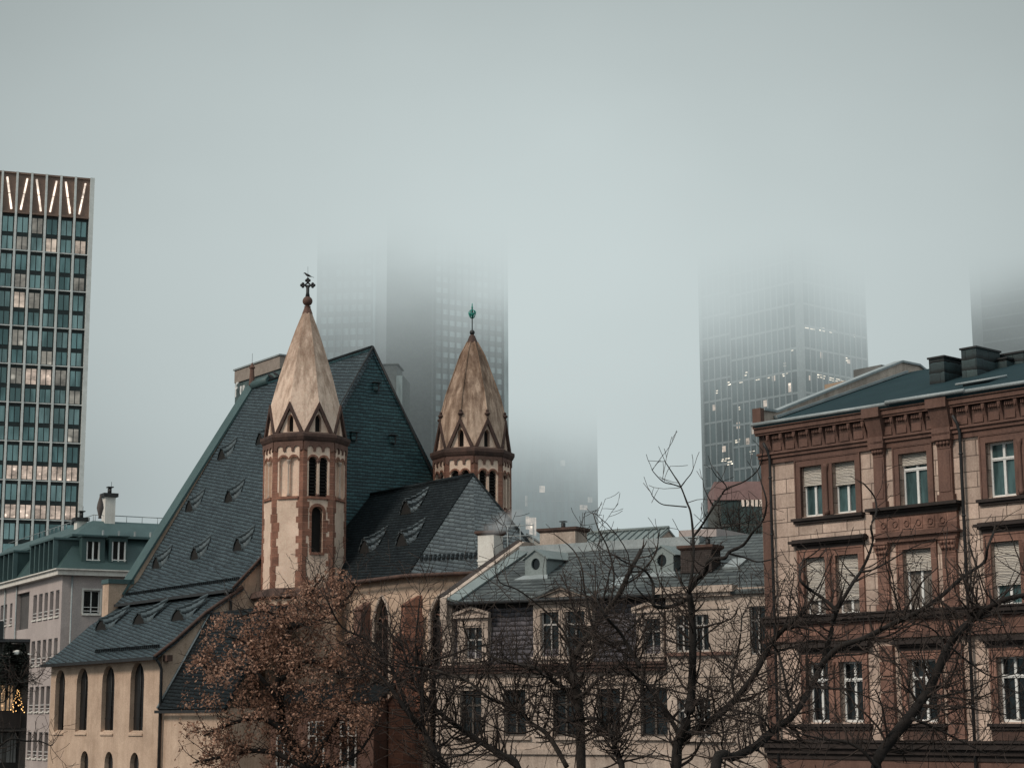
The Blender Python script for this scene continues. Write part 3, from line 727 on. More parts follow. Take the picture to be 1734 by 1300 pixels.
# sacristy: lean-to roof in front of the aisle's east wall
x0 = US + .05; x1 = 6.0
p_top0 = CF.on_x(356, 1037, x0); p_bot0 = CF.on_x(266, 1200, x0)
b = MB(); b.slab([(x0, p_bot0[0], p_bot0[1]), (x1, p_bot0[0], p_bot0[1]), (x1, p_top0[0], p_top0[1]), (x0, p_top0[0], p_top0[1])], .16)
b.slab([(x0, p_top0[0], p_top0[1]), (x1, p_top0[0], p_top0[1]), (x1, -1.4, p_top0[1] + .1), (x0, -1.4, p_top0[1] + .1)], .16)
sac = b.build('sacristy_roof', slate_dark, church)
b = MB(); b.tube([(x0 + .05, p_bot0[0] - .02, p_bot0[1] + .05), (x0 + .05, p_top0[0], p_top0[1] + .05)], .06, 5); b.build('verge_board', metal_grey, sac)
b = MB(); b.box(x0, x1 - .3, p_bot0[0] + .3, -2.2, -EYE, p_bot0[1] + .0); b.build('sacristy_wall', plaster, church)
b = MB(); b.box(x0, x1, p_bot0[0] - .15, p_bot0[0], p_bot0[1] - .2, p_bot0[1] - .06); b.build('gutter', metal_dark, sac)
# small porch with mullioned windows below the choir
pf = Fr(*(CF.o + CF.d * 8.2 + CF.b * -3.2)[:2], 1, -.25)
PZ = at(640, 1182, 86)[2]
pch = thing('porch_building', 'low sandstone porch building with white mullioned windows below the choir wall', 'annex', pf)
b = MB(); b.box(-2.6, 2.4, 0, 4.0, -EYE, PZ - .1); b.build('wall', brownstone, pch)
b = MB(); b.slab([(-2.9, -.35, PZ - .1), (2.7, -.35, PZ - .1), (2.7, 2.5, PZ + .75), (-2.9, 2.5, PZ + .75)], .12); b.build('roof', slate_dark, pch)
for x in (-1.9, -.35, 1.2):
    b = MB(); b.box(x - .4, x + .4, -.03, .05, PZ - 3.1, PZ - 1.0); gl = b.build('window', glass_dark, pch)
    b = MB()
    for a in (-.4, -.04, .32): b.box(x + a, x + a + .08, -.07, -.03, PZ - 3.1, PZ - 1.0)
    for h in (-3.1, -1.7, -1.06): b.box(x - .4, x + .4, -.075, -.035, PZ + h, PZ + h + .06)
    b.build('frame', grey_paint, gl)

# ------------------------------------------------------------------ brownstone apartment house on the right
BF = Fr(9.8368, 72, math.sin(.7345), -math.cos(.7345))
bro = thing('apartment_house', 'tall red sandstone apartment house with heavy bracketed cornice and white cross windows', 'house', BF)
BX = lambda px, py, ly=0: BF.on_y(px, py, ly)[0]
BZ = lambda px, py, ly=0: BF.on_y(px, py, ly)[1]
XR = BX(1734, 800) + 3.2                           # the front runs on past the frame
DEP = 9.69
ZG, ZPK = 11.2, 14.55
rows = []                                          # window rows: (head, sill) from the middle bay
for y1, y0 in ((766, 856), (929, 1033), (1116, 1222)): rows.append((BZ(1548, y1), BZ(1548, y0)))
colsx = [(BX(1357, 830), BX(1393, 830)), (BX(1411, 830), BX(1450, 830)), (BX(1524, 810), BX(1572, 810)), (BX(1672, 800), BX(1720, 800))]
wA = .5 * (colsx[0][1] - colsx[0][0] + colsx[1][1] - colsx[1][0]); wB = colsx[2][1] - colsx[2][0]
c4 = colsx[3][1] + (colsx[1][0] - colsx[0][1]); colsx.append((c4, c4 + (colsx[3][1] - colsx[3][0])))
Mf = lambda s, h, e: (s, -e, h)
holes = [[(a, z0), (c, z0), (c, z1), (a, z1)] for (z1, z0) in rows for a, c in colsx]
b = MB(); b.plate([(0, -EYE), (XR, -EYE), (XR, ZG), (0, ZG)], holes, Mf, .42)
b.face([(XR - .02, 0, -EYE), (XR - .02, DEP * 2, -EYE), (XR - .02, DEP * 2, ZG), (XR - .02, DEP, ZPK - .1), (XR - .02, 0, ZG)]); b.face([(0, DEP * 2, -EYE), (0, 0, -EYE), (0, 0, ZG), (0, DEP, ZPK - .1), (0, DEP * 2, ZG)]); b.face([(XR, DEP * 2, -EYE), (0, DEP * 2, -EYE), (0, DEP * 2, ZG), (XR, DEP * 2, ZG)])
b.build('wall', ashlar, bro)
def cross_window(parent, x0, x1, z0, z1, y, gmat, blind_f, frame, transom=.30, sides=2, sash=.07):
    """glass with a painted cross frame, a transom rail and, if half drawn, a roller blind in front"""
    w, h = x1 - x0, z1 - z0
    b = MB(); b.face([(0, 0, 0), (w, 0, 0), (w, 0, h), (0, 0, h)]); gl = b.build('window', gmat, parent, raw=True, loc=(x0, y, z0 + EYE))
    b = MB(); t = sash
    b.box(0, t, -.05, .01, 0, h); b.box(w - t, w, -.05, .01, 0, h); b.box(t, w - t, -.05, .01, 0, t * 1.3); b.box(t, w - t, -.05, .01, h - t, h)
    b.box(w / 2 - t * .7, w / 2 + t * .7, -.07, .0, t * 1.3, h - t)
    if transom: b.box(t, w - t, -.08, .0, h * (1 - transom) - t * .8, h * (1 - transom) + t * .8); b.box(t, w - t, -.10, .0, h * (1 - transom) - t * .2, h * (1 - transom) + t * .2)
    b.build('frame', frame, gl, raw=True)
    if blind_f:
        b = MB(); b.box(.02, w - .02, -.14, -.10, h * (1 - blind_f), h + .02); b.box(.02, w - .02, -.16, -.09, h * (1 - blind_f) - .05, h * (1 - blind_f)); b.build('roller_blind', blind, gl, raw=True)
    return gl
blinds = {(0, 0): .36, (0, 1): .42, (0, 2): .20, (0, 3): 0, (0, 4): .2, (1, 0): .72, (1, 1): .74, (1, 2): .33, (1, 3): .66, (1, 4): .6}
for r, (z1, z0) in enumerate(rows):
    for c, (a, q) in enumerate(colsx):
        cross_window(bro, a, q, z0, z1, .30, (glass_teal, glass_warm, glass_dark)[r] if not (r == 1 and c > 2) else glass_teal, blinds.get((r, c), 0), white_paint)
# stone surrounds: paired on the outer bays
groups_ = [(0, 1), (2, 2), (3, 4)]
for r, (z1, z0) in enumerate(rows):
    for gi, (a, q) in enumerate(groups_):
        x0, x1 = colsx[a][0], colsx[q][1]; j = .26; b = MB()
        b.box(x0 - j, x0, -.06, .1, z0 - .05, z1 + .30); b.box(x1, x1 + j, -.06, .1, z0 - .05, z1 + .30)
        b.box(x0, x1, -.06, .1, z1, z1 + .30); b.box(x0 - j, x1 + j, -.09, -.055, z1 + .24, z1 + .30)
        b.box(x0 - j, x0 - j + .06, -.09, -.055, z0, z1 + .24); b.box(x1 + j - .06, x1 + j, -.09, -.055, z0, z1 + .24)
        if a != q:
            m0, m1 = colsx[a][1], colsx[q][0]; b.box(m0, m1, -.05, .1, z0, z1)
            c = (m0 + m1) / 2; b.lathe((c, -.09), [(.10, z0), (.10, z0 + .15), (.065, z0 + .2), (.06, z1 - .3), (.10, z1 - .15), (.11, z1)], 8)
        b.build('window_surround', redstone_dull if r else brownstone, bro)
        b = MB(); b.box(x0 - j - .12, x1 + j + .12, -.24, .05, z0 - .16, z0 - .05); b.box(x0 - j - .06, x1 + j + .06, -.16, .05, z0 - .26, z0 - .16)
        if r == 0 and gi == 1: pass
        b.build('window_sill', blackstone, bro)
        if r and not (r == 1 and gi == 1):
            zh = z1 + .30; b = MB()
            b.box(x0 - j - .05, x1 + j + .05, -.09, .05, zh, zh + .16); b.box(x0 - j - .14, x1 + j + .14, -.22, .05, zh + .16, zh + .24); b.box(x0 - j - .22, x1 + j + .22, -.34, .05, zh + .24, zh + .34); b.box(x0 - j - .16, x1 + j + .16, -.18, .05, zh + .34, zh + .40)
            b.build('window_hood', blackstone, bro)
# edge strip and rain pipe at the left corner
b = MB(); b.box(-.02, .40, -.10, .2, -EYE, ZG - 1.15); b.build('corner_pilaster', brownstone, bro)
b = MB(); b.box(-.06, .0, -.06, .5, -EYE, ZG - 1.15); b.build('corner_strip', plaster_pale, bro)
def pipe(x, z1, z0=-EYE, y=-.2):
    b = MB(); b.tube([(x - .1, y - .25, z1 + .4), (x - .02, y - .1, z1 + .1), (x, y, z1 - .2), (x, y, z0)], .06, 7)
    zz = z1 - 1
    while zz > -2: b.tube([(x, y, zz), (x, y, zz + .06)], .08, 7); zz -= 2.2
    b.build('downpipe', metal_dark, bro)
pipe(.52, ZG - 1.1); 
# middle bay with giant pilasters
pl = []
for xa, xb in ((BX(1483, 800), BX(1501, 800)), (BX(1592, 790), BX(1615, 790))):
    pl.append((xa, xb))
pipe(BX(1632, 760), ZG - 1.1)
zt0 = BZ(1560, 735)
for (xa, xb) in pl:
    for (zl, zh) in ((rows[0][1] + .02, zt0 - .1), (rows[1][1] - .0, rows[0][1] - 1.25)):
        b = MB(); b.box(xa, xb, -.14, .1, zl, zh - .55); b.box(xa - .06, xb + .06, -.20, .1, zl, zl + .25); b.box(xa + .06, xb - .06, -.165, -.14, zl + .35, zh - .65)
        b.box(xa + .01, xb - .01, -.16, .1, zh - .55, zh - .5); b.prism([(xa, -.14, zh - .5), (xb, -.14, zh - .5), (xb, .1, zh - .5), (xa, .1, zh - .5)], [(xa - .1, -.26, zh - .08), (xb + .1, -.26, zh - .08), (xb + .1, .1, zh - .08), (xa - .1, .1, zh - .08)])
        for k in range(4):
            x = xa + (xb - xa) * (k + .5) / 4; b.ball((x, -.19, zh - .36), .08, 6, 4); b.ball((x, -.24, zh - .18), .07, 6, 4)
        b.box(xa - .12, xb + .12, -.30, .1, zh - .08, zh)
        b.build('pilaster', brownstone if zl > rows[1][1] + 1 else redstone_dull, bro)
    zz = rows[2][1] - .6; b = MB()
    while zz < rows[1][1] - 1.2: b.box(xa - .05, xb + .05, -.16, .1, zz + .02, zz + .52); zz += .56
    b.build('rusticated_pilaster', redstone_dull, bro)
xl, xr = pl[0][0] - .12, pl[1][1] + .25
zb0 = rows[0][1] - .06
b = MB(); b.box(xl, xr, -.30, .05, zb0 - .14, zb0); b.box(xl - .1, xr + .1, -.48, .05, zb0 - .05, zb0 + .06); b.box(xl + .05, xr - .05, -.22, .05, zb0 - .28, zb0 - .14); b.build('bay_ledge', blackstone, bro)
b = MB(); b.box(xl + .12, xr - .12, -.16, .05, zb0 - .85, zb0 - .28)
for k in range(6):
    x = xl + .35 + k * (xr - xl - .7) / 6; b.box(x, x + .32, -.185, -.16, zb0 - .78, zb0 - .36); c = x + .16
    for j in range(10):
        a, q = 2 * PI * j / 10, 2 * PI * (j + 1) / 10
        b.tube([(c + .10 * math.cos(a), -.20, zb0 - .57 + .11 * math.sin(a)), (c + .10 * math.cos(q), -.20, zb0 - .57 + .11 * math.sin(q))], .025, 4)
b.build('carved_frieze', redstone_dull, bro)
b = MB(); b.box(xl + .1, xr - .1, -.24, .05, zb0 - .95, zb0 - .85); b.box(xl, xr, -.34, .05, zb0 - 1.03, zb0 - .95); b.box(xl + .12, xr - .12, -.2, .05, zb0 - 1.22, zb0 - 1.03); b.build('frieze_moulding', brownstone, bro)
# panel below the first row's outer sills
for gi in (0, 2):
    a, q = groups_[gi]; b = MB(); b.box(colsx[a][0] - .35, colsx[q][1] + .35, -.05, .05, rows[0][1] - 1.0, rows[0][1] - .34); b.build('apron_panel', ashlar, bro)
# storey cornices
def band(name, prof, mat, x0=-.1, x1=None):
    b = MB()
    for za, zc, pr_ in prof: b.box(x0, x1 or XR, -pr_, .05, za, zc)
    return b.build(name, mat, bro)
zs = BZ(1500, 1042)
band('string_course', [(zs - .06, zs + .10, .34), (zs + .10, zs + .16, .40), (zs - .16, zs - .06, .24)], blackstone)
band('string_course', [(zs - .74, zs - .64, .16), (zs - .82, zs - .74, .26)], brownstone)
b = MB(); x = .5
while x < XR - 1:
    b.box(x, x + .95, -.08, .05, zs - .60, zs - .20); x += 1.15
band('apron_band', [(zs - .64, zs - .16, .05)], brownstone)
b.build('apron_panel_course', redstone_dull, bro)
zq = BZ(1500, 1262)
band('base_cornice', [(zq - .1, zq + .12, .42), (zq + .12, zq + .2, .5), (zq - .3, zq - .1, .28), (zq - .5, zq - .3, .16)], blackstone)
band('plinth_storey', [(-EYE, zq - .5, .10)], brownstone)
for gi, (a, q) in enumerate(groups_):
    b = MB(); b.box(colsx[a][0] - .3, colsx[q][1] + .3, -.07, .05, zq + .22, rows[2][1] - .28); b.build('apron_panel', darkstone, bro)
# main cornice with brackets
zc = ZG
band('architrave', [(zc - 1.50, zc - 1.30, .10), (zc - 1.30, zc - 1.16, .18), (zc - 1.16, zc - 1.08, .26)], brownstone)
band('frieze', [(zc - 1.08, zc - .38, .08)], darkstone)
b = MB(); x = .42; k = 0
while x < XR:
    for d_ in range(5): b.box(x + .24 + d_ * .075, x + .285 + d_ * .075, -.2, -.06, zc - .56, zc - .42)
    b.box(x + .20, x + .62, -.13, -.06, zc - 1.02, zc - .72); x += .655; k += 1
b.build('dentil_frieze', brownstone, bro)
br = None; x = .42
b = MB(); sec = [(0, -1.06), (.10, -1.06), (.12, -.95), (.15, -.82), (.23, -.64), (.28, -.52), (.28, -.38), (0, -.38)]
b.prism([(0, -y, z_) for y, z_ in sec], [(.13, -y, z_) for y, z_ in sec])
b.box(.03, .10, -.30, -.2, -.60, -.44)
br = b.build('cornice_bracket', brownstone, bro, raw=True, loc=(x, 0, zc + EYE)); x += .655
while x < XR: copy_part(br, bro, (x, 0, zc + EYE)); x += .655
band('cornice', [(zc - .38, zc - .30, .32), (zc - .30, zc - .12, .38), (zc - .12, zc + .0, .45)], brownstone, -.10)
for xa, xb in pl:
    b = MB(); b.box(xa - .15, xb + .15, -.56, -.0, zc - .36, zc - .01); b.box(xa - .1, xb + .1, -.3, 0, zc - 1.5, zc - 1.06); b.prism([(xa - .06, -.22, zc - 1.06), (xb + .06, -.22, zc - 1.06), (xb + .06, 0, zc - 1.06), (xa - .06, 0, zc - 1.06)], [(xa - .12, -.46, zc - .36), (xb + .12, -.46, zc - .36), (xb + .16, 0, zc - .36), (xa - .16, 0, zc - .36)]); b.build('cornice_projection', brownstone, bro)
b = MB(); b.tube([(-.12, -.48, zc + .05), (BX(1520, 700), -.48, zc + .05)], .075, 6); b.tube([(BX(1520, 700) - .1, -.58, zc + .09), (BX(1650, 680), -.58, zc + .09)], .075, 6); b.tube([(BX(1650, 680) - .1, -.52, zc + .06), (XR, -.52, zc + .06)], .075, 6)
b.build('gutter', metal_grey, bro)
# roof, party-wall parapet, chimneys and hatch
mB = (ZPK - ZG) / (DEP + .50)
rz = lambda y: ZG + (y + .50) * mB
b = MB(); b.slab([(0.02, -.50, ZG + .02), (XR, -.50, ZG + .02), (XR, DEP, ZPK + .02), (0.02, DEP, ZPK + .02)], .1)
b.slab([(.02, DEP, ZPK + .02), (XR, DEP, ZPK + .02), (XR, DEP * 2.1, ZG), (.02, DEP * 2.1, ZG)], .1); rf = b.build('roof', roof_felt, bro)
b = MB(); par = lambda x, o: [(x, -.20, ZG - .1), (x, -.20, ZG + .62 + o), (x, .6, ZG + .62 + o), (x, DEP * .93, ZPK + .34 + o), (x, DEP * 1.06, ZPK + .34 + o), (x, DEP * 1.25, ZPK - .36 + o), (x, DEP * 1.3, ZG)]
b.prism(par(-.08, 0), par(.26, 0)); b.build('party_wall_parapet', plaster_pale, bro)
b = MB(); pp = par(0, 0)[1:-1]
for p, q in zip(pp, pp[1:]): b.prism([(-.14, p[1], p[2] + .001), (.34, p[1], p[2] + .001), (.34, q[1], q[2] + .001), (-.14, q[1], q[2] + .001)], [(-.14, p[1], p[2] + .09), (.34, p[1], p[2] + .09), (.34, q[1], q[2] + .09), (-.14, q[1], q[2] + .09)])
b.build('coping', metal_grey, bro)
b = MB(); b.slab([(.27, .4, rz(.4) + .16), (.45, .4, rz(.4) + .16), (.45, DEP * .95, rz(DEP * .95) + .16), (.27, DEP * .95, rz(DEP * .95) + .16)], .1); b.build('flashing', metal_grey, rf)
b = MB(); b.box(-.12, .30, -.42, -.2, ZG + .05, ZG + .7); b.build('parapet_block', brownstone, bro)
for (pa, pb_, ybase, ytop, dy) in ((1600, 1626, 648, 604, 1.5), (1655, 1681, 637, 588, 1.6), (1705, 1712, 622, 607, .9), (1734, 1800, 615, 596, 1.4)):
    x, y, zz = BF.on_slope(pa, ybase, -.50, ZG, mB); x2 = BF.on_y(pb_, ybase, y)[0]; zt_ = BF.on_y(pa, ytop, y)[1]
    x1 = x; wch = max(.55, x2 - x1)
    b = MB(); b.box(x1 - wch, x1, y, y + dy, zz - .6, zt_); ch_ = b.build('chimney', slate_block, bro)
    b = MB(); b.box(x1 - wch - .05, x1 + .05, y - .05, y + dy + .05, zt_, zt_ + .07); b.build('chimney_cap', metal_dark, ch_)
x, y, zz = BF.on_slope(1652, 652, -.50, ZG, mB)
b = MB(); b.slab([(x - .55, y, rz(y) + .10), (x + .55, y, rz(y) + .10), (x + .55, y + .9, rz(y + .9) + .10), (x - .55, y + .9, rz(y + .9) + .10)], .1); sk = b.build('skylight', glass_dark, rf)
b = MB(); b.tube([(x - .75, y - .15, rz(y) + .10), (x + .5, y - .1, rz(y) + .12), (x + 1.0, y + .5, rz(y + .5) + .1)], .05, 5); b.build('skylight_frame', metal_grey, sk)

# ------------------------------------------------------------------ cream house with slate mansard in the middle
hl = at(765, 1025, 80); hr = BF.o + BF.d * -.10 + BF.b * .35
HF = Fr(hl.x, hl.y, hr.x - hl.x, hr.y - hl.y); HL = math.hypot(hr.x - hl.x, hr.y - hl.y)
hou = thing('mansard_house', 'cream plastered house with a slate mansard roof and pedimented dormer windows', 'house', HF)
HX = lambda px, py, ly=0: HF.on_y(px, py, ly)[0]
HZ = lambda px, py, ly=0: HF.on_y(px, py, ly)[1]
he = HZ(1000, 1016); hc = HZ(1000, 1128); HD = 6.4
hrz = HZ(905, 926, HD)
bx0, bx1 = HX(1131, 1060), HX(1246, 1060)
lowr = [(780, 816), (854, 891), (937, 976), (1012, 1051), (1085, 1131)]
zl1, zl0 = HZ(960, 1166), HZ(960, 1246)
hcols = [(HX(a, 1205), HX(c, 1205)) for a, c in lowr]
x00 = HX(738, 1200)
bay_w = [(HX(1144, 1070, -.15), HX(1166, 1070, -.15)), (HX(1176, 1070, -.15), HX(1200, 1070, -.15))]
zb1, zb0_ = HZ(1170, 1041), HZ(1170, 1103)
Mh = lambda s, h, e: (s, -e, h)
b = MB(); holes = [[(a, zl0), (c, zl0), (c, zl1), (a, zl1)] for a, c in hcols]
b.plate([(x00, -EYE), (bx0, -EYE), (bx0, hc), (x00, hc)], holes, Mh, .3); b.face([(x00, 9, -EYE), (x00, 0, -EYE), (x00, 0, hc), (x00, 9, hc)]); b.build('wall', plaster_pale, hou)
Mb = lambda s, h, e: (s, -e - .15, h)
bw2 = [(a, c, zb0_, zb1) for a, c in bay_w] + [(a, c, HZ(1170, 1248), HZ(1170, 1183)) for a, c in bay_w]
rwn = (HX(1272, 1060), HX(1299, 1060)); bw3 = bw2 + [(rwn[0], rwn[1], HZ(1280, 1108), HZ(1280, 1026))]
b = MB(); b.plate([(bx0, -EYE), (HL + .3, -EYE), (HL + .3, he + .25), (bx0, he + .25)], [[(a, z0), (c, z0), (c, z1), (a, z1)] for a, c, z0, z1 in bw3], Mb, .3)
b.face([(bx0, 1, -EYE), (bx0, -.15, -EYE), (bx0, -.15, he + .25), (bx0, 1, he + .25)]); b.build('bay_wall', plaster_pale, hou)
for a, c in hcols:
    cross_window(hou, a, c, zl0, zl1, .2, glass_dark, 0, surface('brown sash', (.10, .085, .075)) if a == hcols[0][0] else bpy.data.materials['brown sash'], .33, sash=.06)
    b = MB(); b.box(a - .18, c + .18, -.05, .05, zl1, zl1 + .16); b.box(a - .16, a, -.04, .05, zl0, zl1); b.box(c, c + .16, -.04, .05, zl0, zl1); b.box(a - .24, c + .24, -.14, .05, zl0 - .14, zl0); b.box(a - .26, c + .26, -.14, .05, zl1 + .16, zl1 + .24); b.build('window_surround', plaster_white if False else plaster_pale, hou)
for a, c, z0, z1 in bw3: cross_window(hou, a, c, z0, z1, .05, glass_dark, 0, grey_paint, .3, sash=.05)
for z0 in (zb0_, HZ(1170, 1248)):
    b = MB(); b.box(bx0 + .02, bx1 - .1, -.32, -.12, z0 - .16, z0 - .03); b.build('bay_sill', brownstone if z0 > 0 else plaster_pale, hou)
for z0 in (zb0_ - .95, zb0_ - 1.3): 
    b = MB(); b.box(bx0 + .02, bx1 - .3, -.2, -.12, z0 - .05, z0 + .05); b.build('bay_moulding', plaster_pale, hou)
b = MB(); b.box(bx0 - .3, bx1 + .1, -.5, .1, he + .10, he + .36); b.box(bx0 - .15, bx1 - .05, -.36, .1, he - .05, he + .10); b.box(bx0, bx1 - .2, -.22, .1, he - .55, he - .45); b.build('bay_cornice', plaster_pale, hou)
b = MB(); b.box(x00 - .15, bx0 - .02, -.34, .1, hc - .06, hc + .06); b.box(x00 - .1, bx0 - .02, -.24, .1, hc - .2, hc - .06); b.box(x00 - .25, bx0 - .02, -.42, .1, hc + .06, hc + .16); b.build('cornice', darkstone, hou)
b = MB(); zz = HZ(900, 1272); b.box(x00, bx0, -.12, .05, zz - .1, zz + .1); b.build('string_course', plaster_pale, hou)
# mansard face and upper roof
b = MB(); b.prism([(.05, .02, hc + .1), (bx0, .02, hc + .1), (bx0, .32, he + .05), (.05, .32, he + .05)], [(.05, .6, hc + .1), (bx0, .6, hc + .1), (bx0, .6, he + .05), (.05, .6, he + .05)]); man = b.build('mansard', slate_violet, hou)
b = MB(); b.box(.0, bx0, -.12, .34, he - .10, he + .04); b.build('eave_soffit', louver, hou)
mH = (hrz - he - .1) / (HD + .35)
hz_ = lambda y: he + .1 + (y + .35) * mH
b = MB(); b.slab([(.1, -.35, he + .1), (HL + .1, -.35, he + .1), (HL + .1, HD, hrz), (.1, HD, hrz)], .12); b.slab([(.1, HD, hrz), (HL + .1, HD, hrz), (HL + .1, HD + 3.5, hrz - 1.4), (.1, HD + 3.5, hrz - 1.4)], .12); hroof = b.build('roof', slate_house, hou)
b = MB(); b.tube([(.1, -.42, he + .06), (bx0 - .3, -.42, he + .06)], .08, 6); b.build('gutter', metal_dark, hroof)
b = MB(); pq = [(-.35, he - .6), (-.35, he + .32), (HD - .2, hrz + .26), (HD + .6, hrz + .26), (HD + 3.4, hrz - 1.0), (HD + 3.4, -EYE), (-.0, -EYE), (0, he - 1.6)]
b.prism([(-.38, y, z_) for y, z_ in pq], [(-.04, y, z_) for y, z_ in pq]); b.build('party_wall', plaster_pale, hou)
b = MB(); b.slab([(-.02, -.35, he + .30), (.55, -.35, he + .20), (.55, HD - .4, hz_(HD - .4) + .1), (-.02, HD - .4, hz_(HD - .4) + .2)], .08); b.build('verge_sheet', seam_roof, hroof)
b = MB(); b.slab([(-.62, -.2, he + .42), (-.30, -.2, he + .42), (-.30, HD, hrz + .36), (-.62, HD, hrz + .36)], .10); b.build('verge_tile', brick_dark, hroof)
b = MB(); b.box(-.42, .06, -.12, .3, hc + .1, he + .2); b.build('corner_pilaster', plaster_pale, hou)
b = MB(); b.box(.1, HL * .62, HD - .9, HD - .1, hz_(HD - .9) - .1, hrz - .02); b.box(.1, HL * .62, HD - 1.0, HD - .9, hz_(HD - 1.0) - .02, hz_(HD - 1.0) + .10); b.build('ridge_sheet', metal_grey, hroof)
def pediment(b, x0, x1, z0, h, y, t=.12):
    c = (x0 + x1) / 2
    b.box(x0 - .12, x1 + .12, y - .16, y + .05, z0, z0 + .10)
    for sgn in (-1, 1):
        e = x0 - .14 if sgn < 0 else x1 + .14
        q = [(e, z0 + .10), (e, z0 + .10 + t), (c, z0 + h + t), (c, z0 + h)]
        if sgn > 0: q.reverse()
        b.prism([(a, y - .18, z_) for a, z_ in q], [(a, y + .05, z_) for a, z_ in q])
    b.prism([(x0, y - .04, z0 + .1), (x1, y - .04, z0 + .1), (c, y - .04, z0 + h)], [(x0, y + .05, z0 + .1), (x1, y + .05, z0 + .1), (c, y + .05, z0 + h)])
def dormer(pxs, pxe, wins, yt, yb, yp0, yp1, gable_roof=None):
    x0, x1 = HX(pxs, 1070, -.1), HX(pxe, 1070, -.1); zt_, zb_ = HZ((pxs + pxe) / 2, yt, -.1), HZ((pxs + pxe) / 2, yb, -.1)
    zp, zph = HZ((pxs + pxe) / 2, yp1, -.1), HZ((pxs + pxe) / 2, yp0, -.1)
    ws = [(HX(a, 1070, -.1), HX(c, 1070, -.1)) for a, c in wins]
    b = MB(); b.plate([(x0, hc + .12), (x1, hc + .12), (x1, zp), (x0, zp)], [[(a, zb_), (c, zb_), (c, zt_), (a, zt_)] for a, c in ws], lambda s, h, e: (s, -e - .1, h), .25)
    b.face([(x0, .6, hc + .12), (x0, -.1, hc + .12), (x0, -.1, zp), (x0, .6, zp)]); b.face([(x1, -.1, hc + .12), (x1, .6, hc + .12), (x1, .6, zp), (x1, -.1, zp)])
    b.box(x0 - .08, x1 + .08, -.2, -.08, zb_ - .14, zb_ - .02)
    for a, c in ws: b.box(a - .10, a - .02, -.14, -.1, zb_, zt_ + .08); b.box(c + .02, c + .10, -.14, -.1, zb_, zt_ + .08); b.box(a - .10, c + .10, -.15, -.1, zt_ + .08, zt_ + .16)
    pediment(b, x0, x1, zp, zph - zp, -.1)
    d = b.build('dormer', plaster_pale, hou)
    for a, c in ws:
        b = MB(); b.face([(a, .1, zb_), (c, .1, zb_), (c, .1, zt_), (a, .1, zt_)])
        m_ = (a + c) / 2; b.build('window', glass_dark, d)
        b = MB(); b.box(m_ - .03, m_ + .03, .03, .08, zb_, zt_); b.box(a, c, .03, .08, zt_ - .55, zt_ - .48); b.box(a, a + .05, .03, .08, zb_, zt_); b.box(c - .05, c, .03, .08, zb_, zt_); b.build('window_frame', grey_paint, d)
    if gable_roof:
        ap = HF.on_slope(*gable_roof, -.35, he + .1, mH); c = (x0 + x1) / 2; zr_ = zph + .12
        b = MB(); yb_ = (zr_ - he - .1) / mH - .35
        b.slab([(x0 - .25, -.35, zp + .16), (c, -.35, zr_), (c, yb_, zr_), (x0 - .9, .3, hz_(.3) + .06)], .05); b.slab([(x1 + .25, -.35, zp + .16), (c, -.35, zr_), (c, yb_, zr_), (x1 + .9, .3, hz_(.3) + .06)], .05)
        b.build('dormer_roof', slate_house, d)
dormer(775, 826, [(789, 816)], 1062, 1114, 1031, 1046)
dormer(903, 1003, [(916, 946), (957, 990)], 1035, 1110, 997, 1021, (985, 962))
dormer(1078, 1123, [(1089, 1118)], 1047, 1106, 1024, 1037)
# bull's-eye dormers on the upper roof
for px, py in ((907, 975), (1121, 970)):
    x, y, zz = HF.on_slope(px, py, -.35, he + .1, mH)
    b = MB(); c8_ = [(x + .22 * math.cos(2 * PI * j / 14), zz + .52 + .26 * math.sin(2 * PI * j / 14)) for j in range(14)]
    b.plate([(x - .55, zz), (x + .55, zz), (x + .55, zz + .78), (x, zz + 1.12), (x - .55, zz + .78)], [c8_], lambda s, h, e: (s, y - e, h), .12)
    b.slab([(x - .68, y - .08, zz + .74), (x, y - .08, zz + 1.18), (x, y + 3.0, zz + 1.22), (x - .68, y + 1.9, zz + .78)], .05); b.slab([(x + .68, y - .08, zz + .74), (x, y - .08, zz + 1.18), (x, y + 3.0, zz + 1.22), (x + .68, y + 1.9, zz + .78)], .05)
    b.prism([(x - .55, y, zz), (x - .55, y + 1.7, zz + .75), (x - .55, y, zz + .76)], [(x - .53, y, zz), (x - .53, y + 1.7, zz + .75), (x - .53, y, zz + .76)]); b.prism([(x + .55, y, zz), (x + .55, y + 1.7, zz + .75), (x + .55, y, zz + .76)], [(x + .53, y, zz), (x + .53, y + 1.7, zz + .75), (x + .53, y, zz + .76)])
    d = b.build('bullseye_dormer', seam_roof, hou)
    b = MB(); b.face([(a, y + .11, h) for a, h in c8_]); b.build('round_window', glass_dark, d)
    b = MB(); b.slab([(x - .85, y - .45, hz_(y - .45) + .04), (x + .85, y - .45, hz_(y - .45) + .04), (x + .6, y, hz_(y) + .05), (x - .6, y, hz_(y) + .05)], .04); b.build('flashing', metal_grey, d)
# roof window, small vents
for px, py in ((1052, 987), (1245, 956)):
    x, y, zz = HF.on_slope(px, py, -.35, he + .1, mH); b = MB()
    b.slab([(x - .35, y - .5, hz_(y - .5) + .1), (x + .35, y - .5, hz_(y - .5) + .1), (x + .35, y + .5, hz_(y + .5) + .1), (x - .35, y + .5, hz_(y + .5) + .1)], .1); b.build('roof_window', metal_grey, hroof)
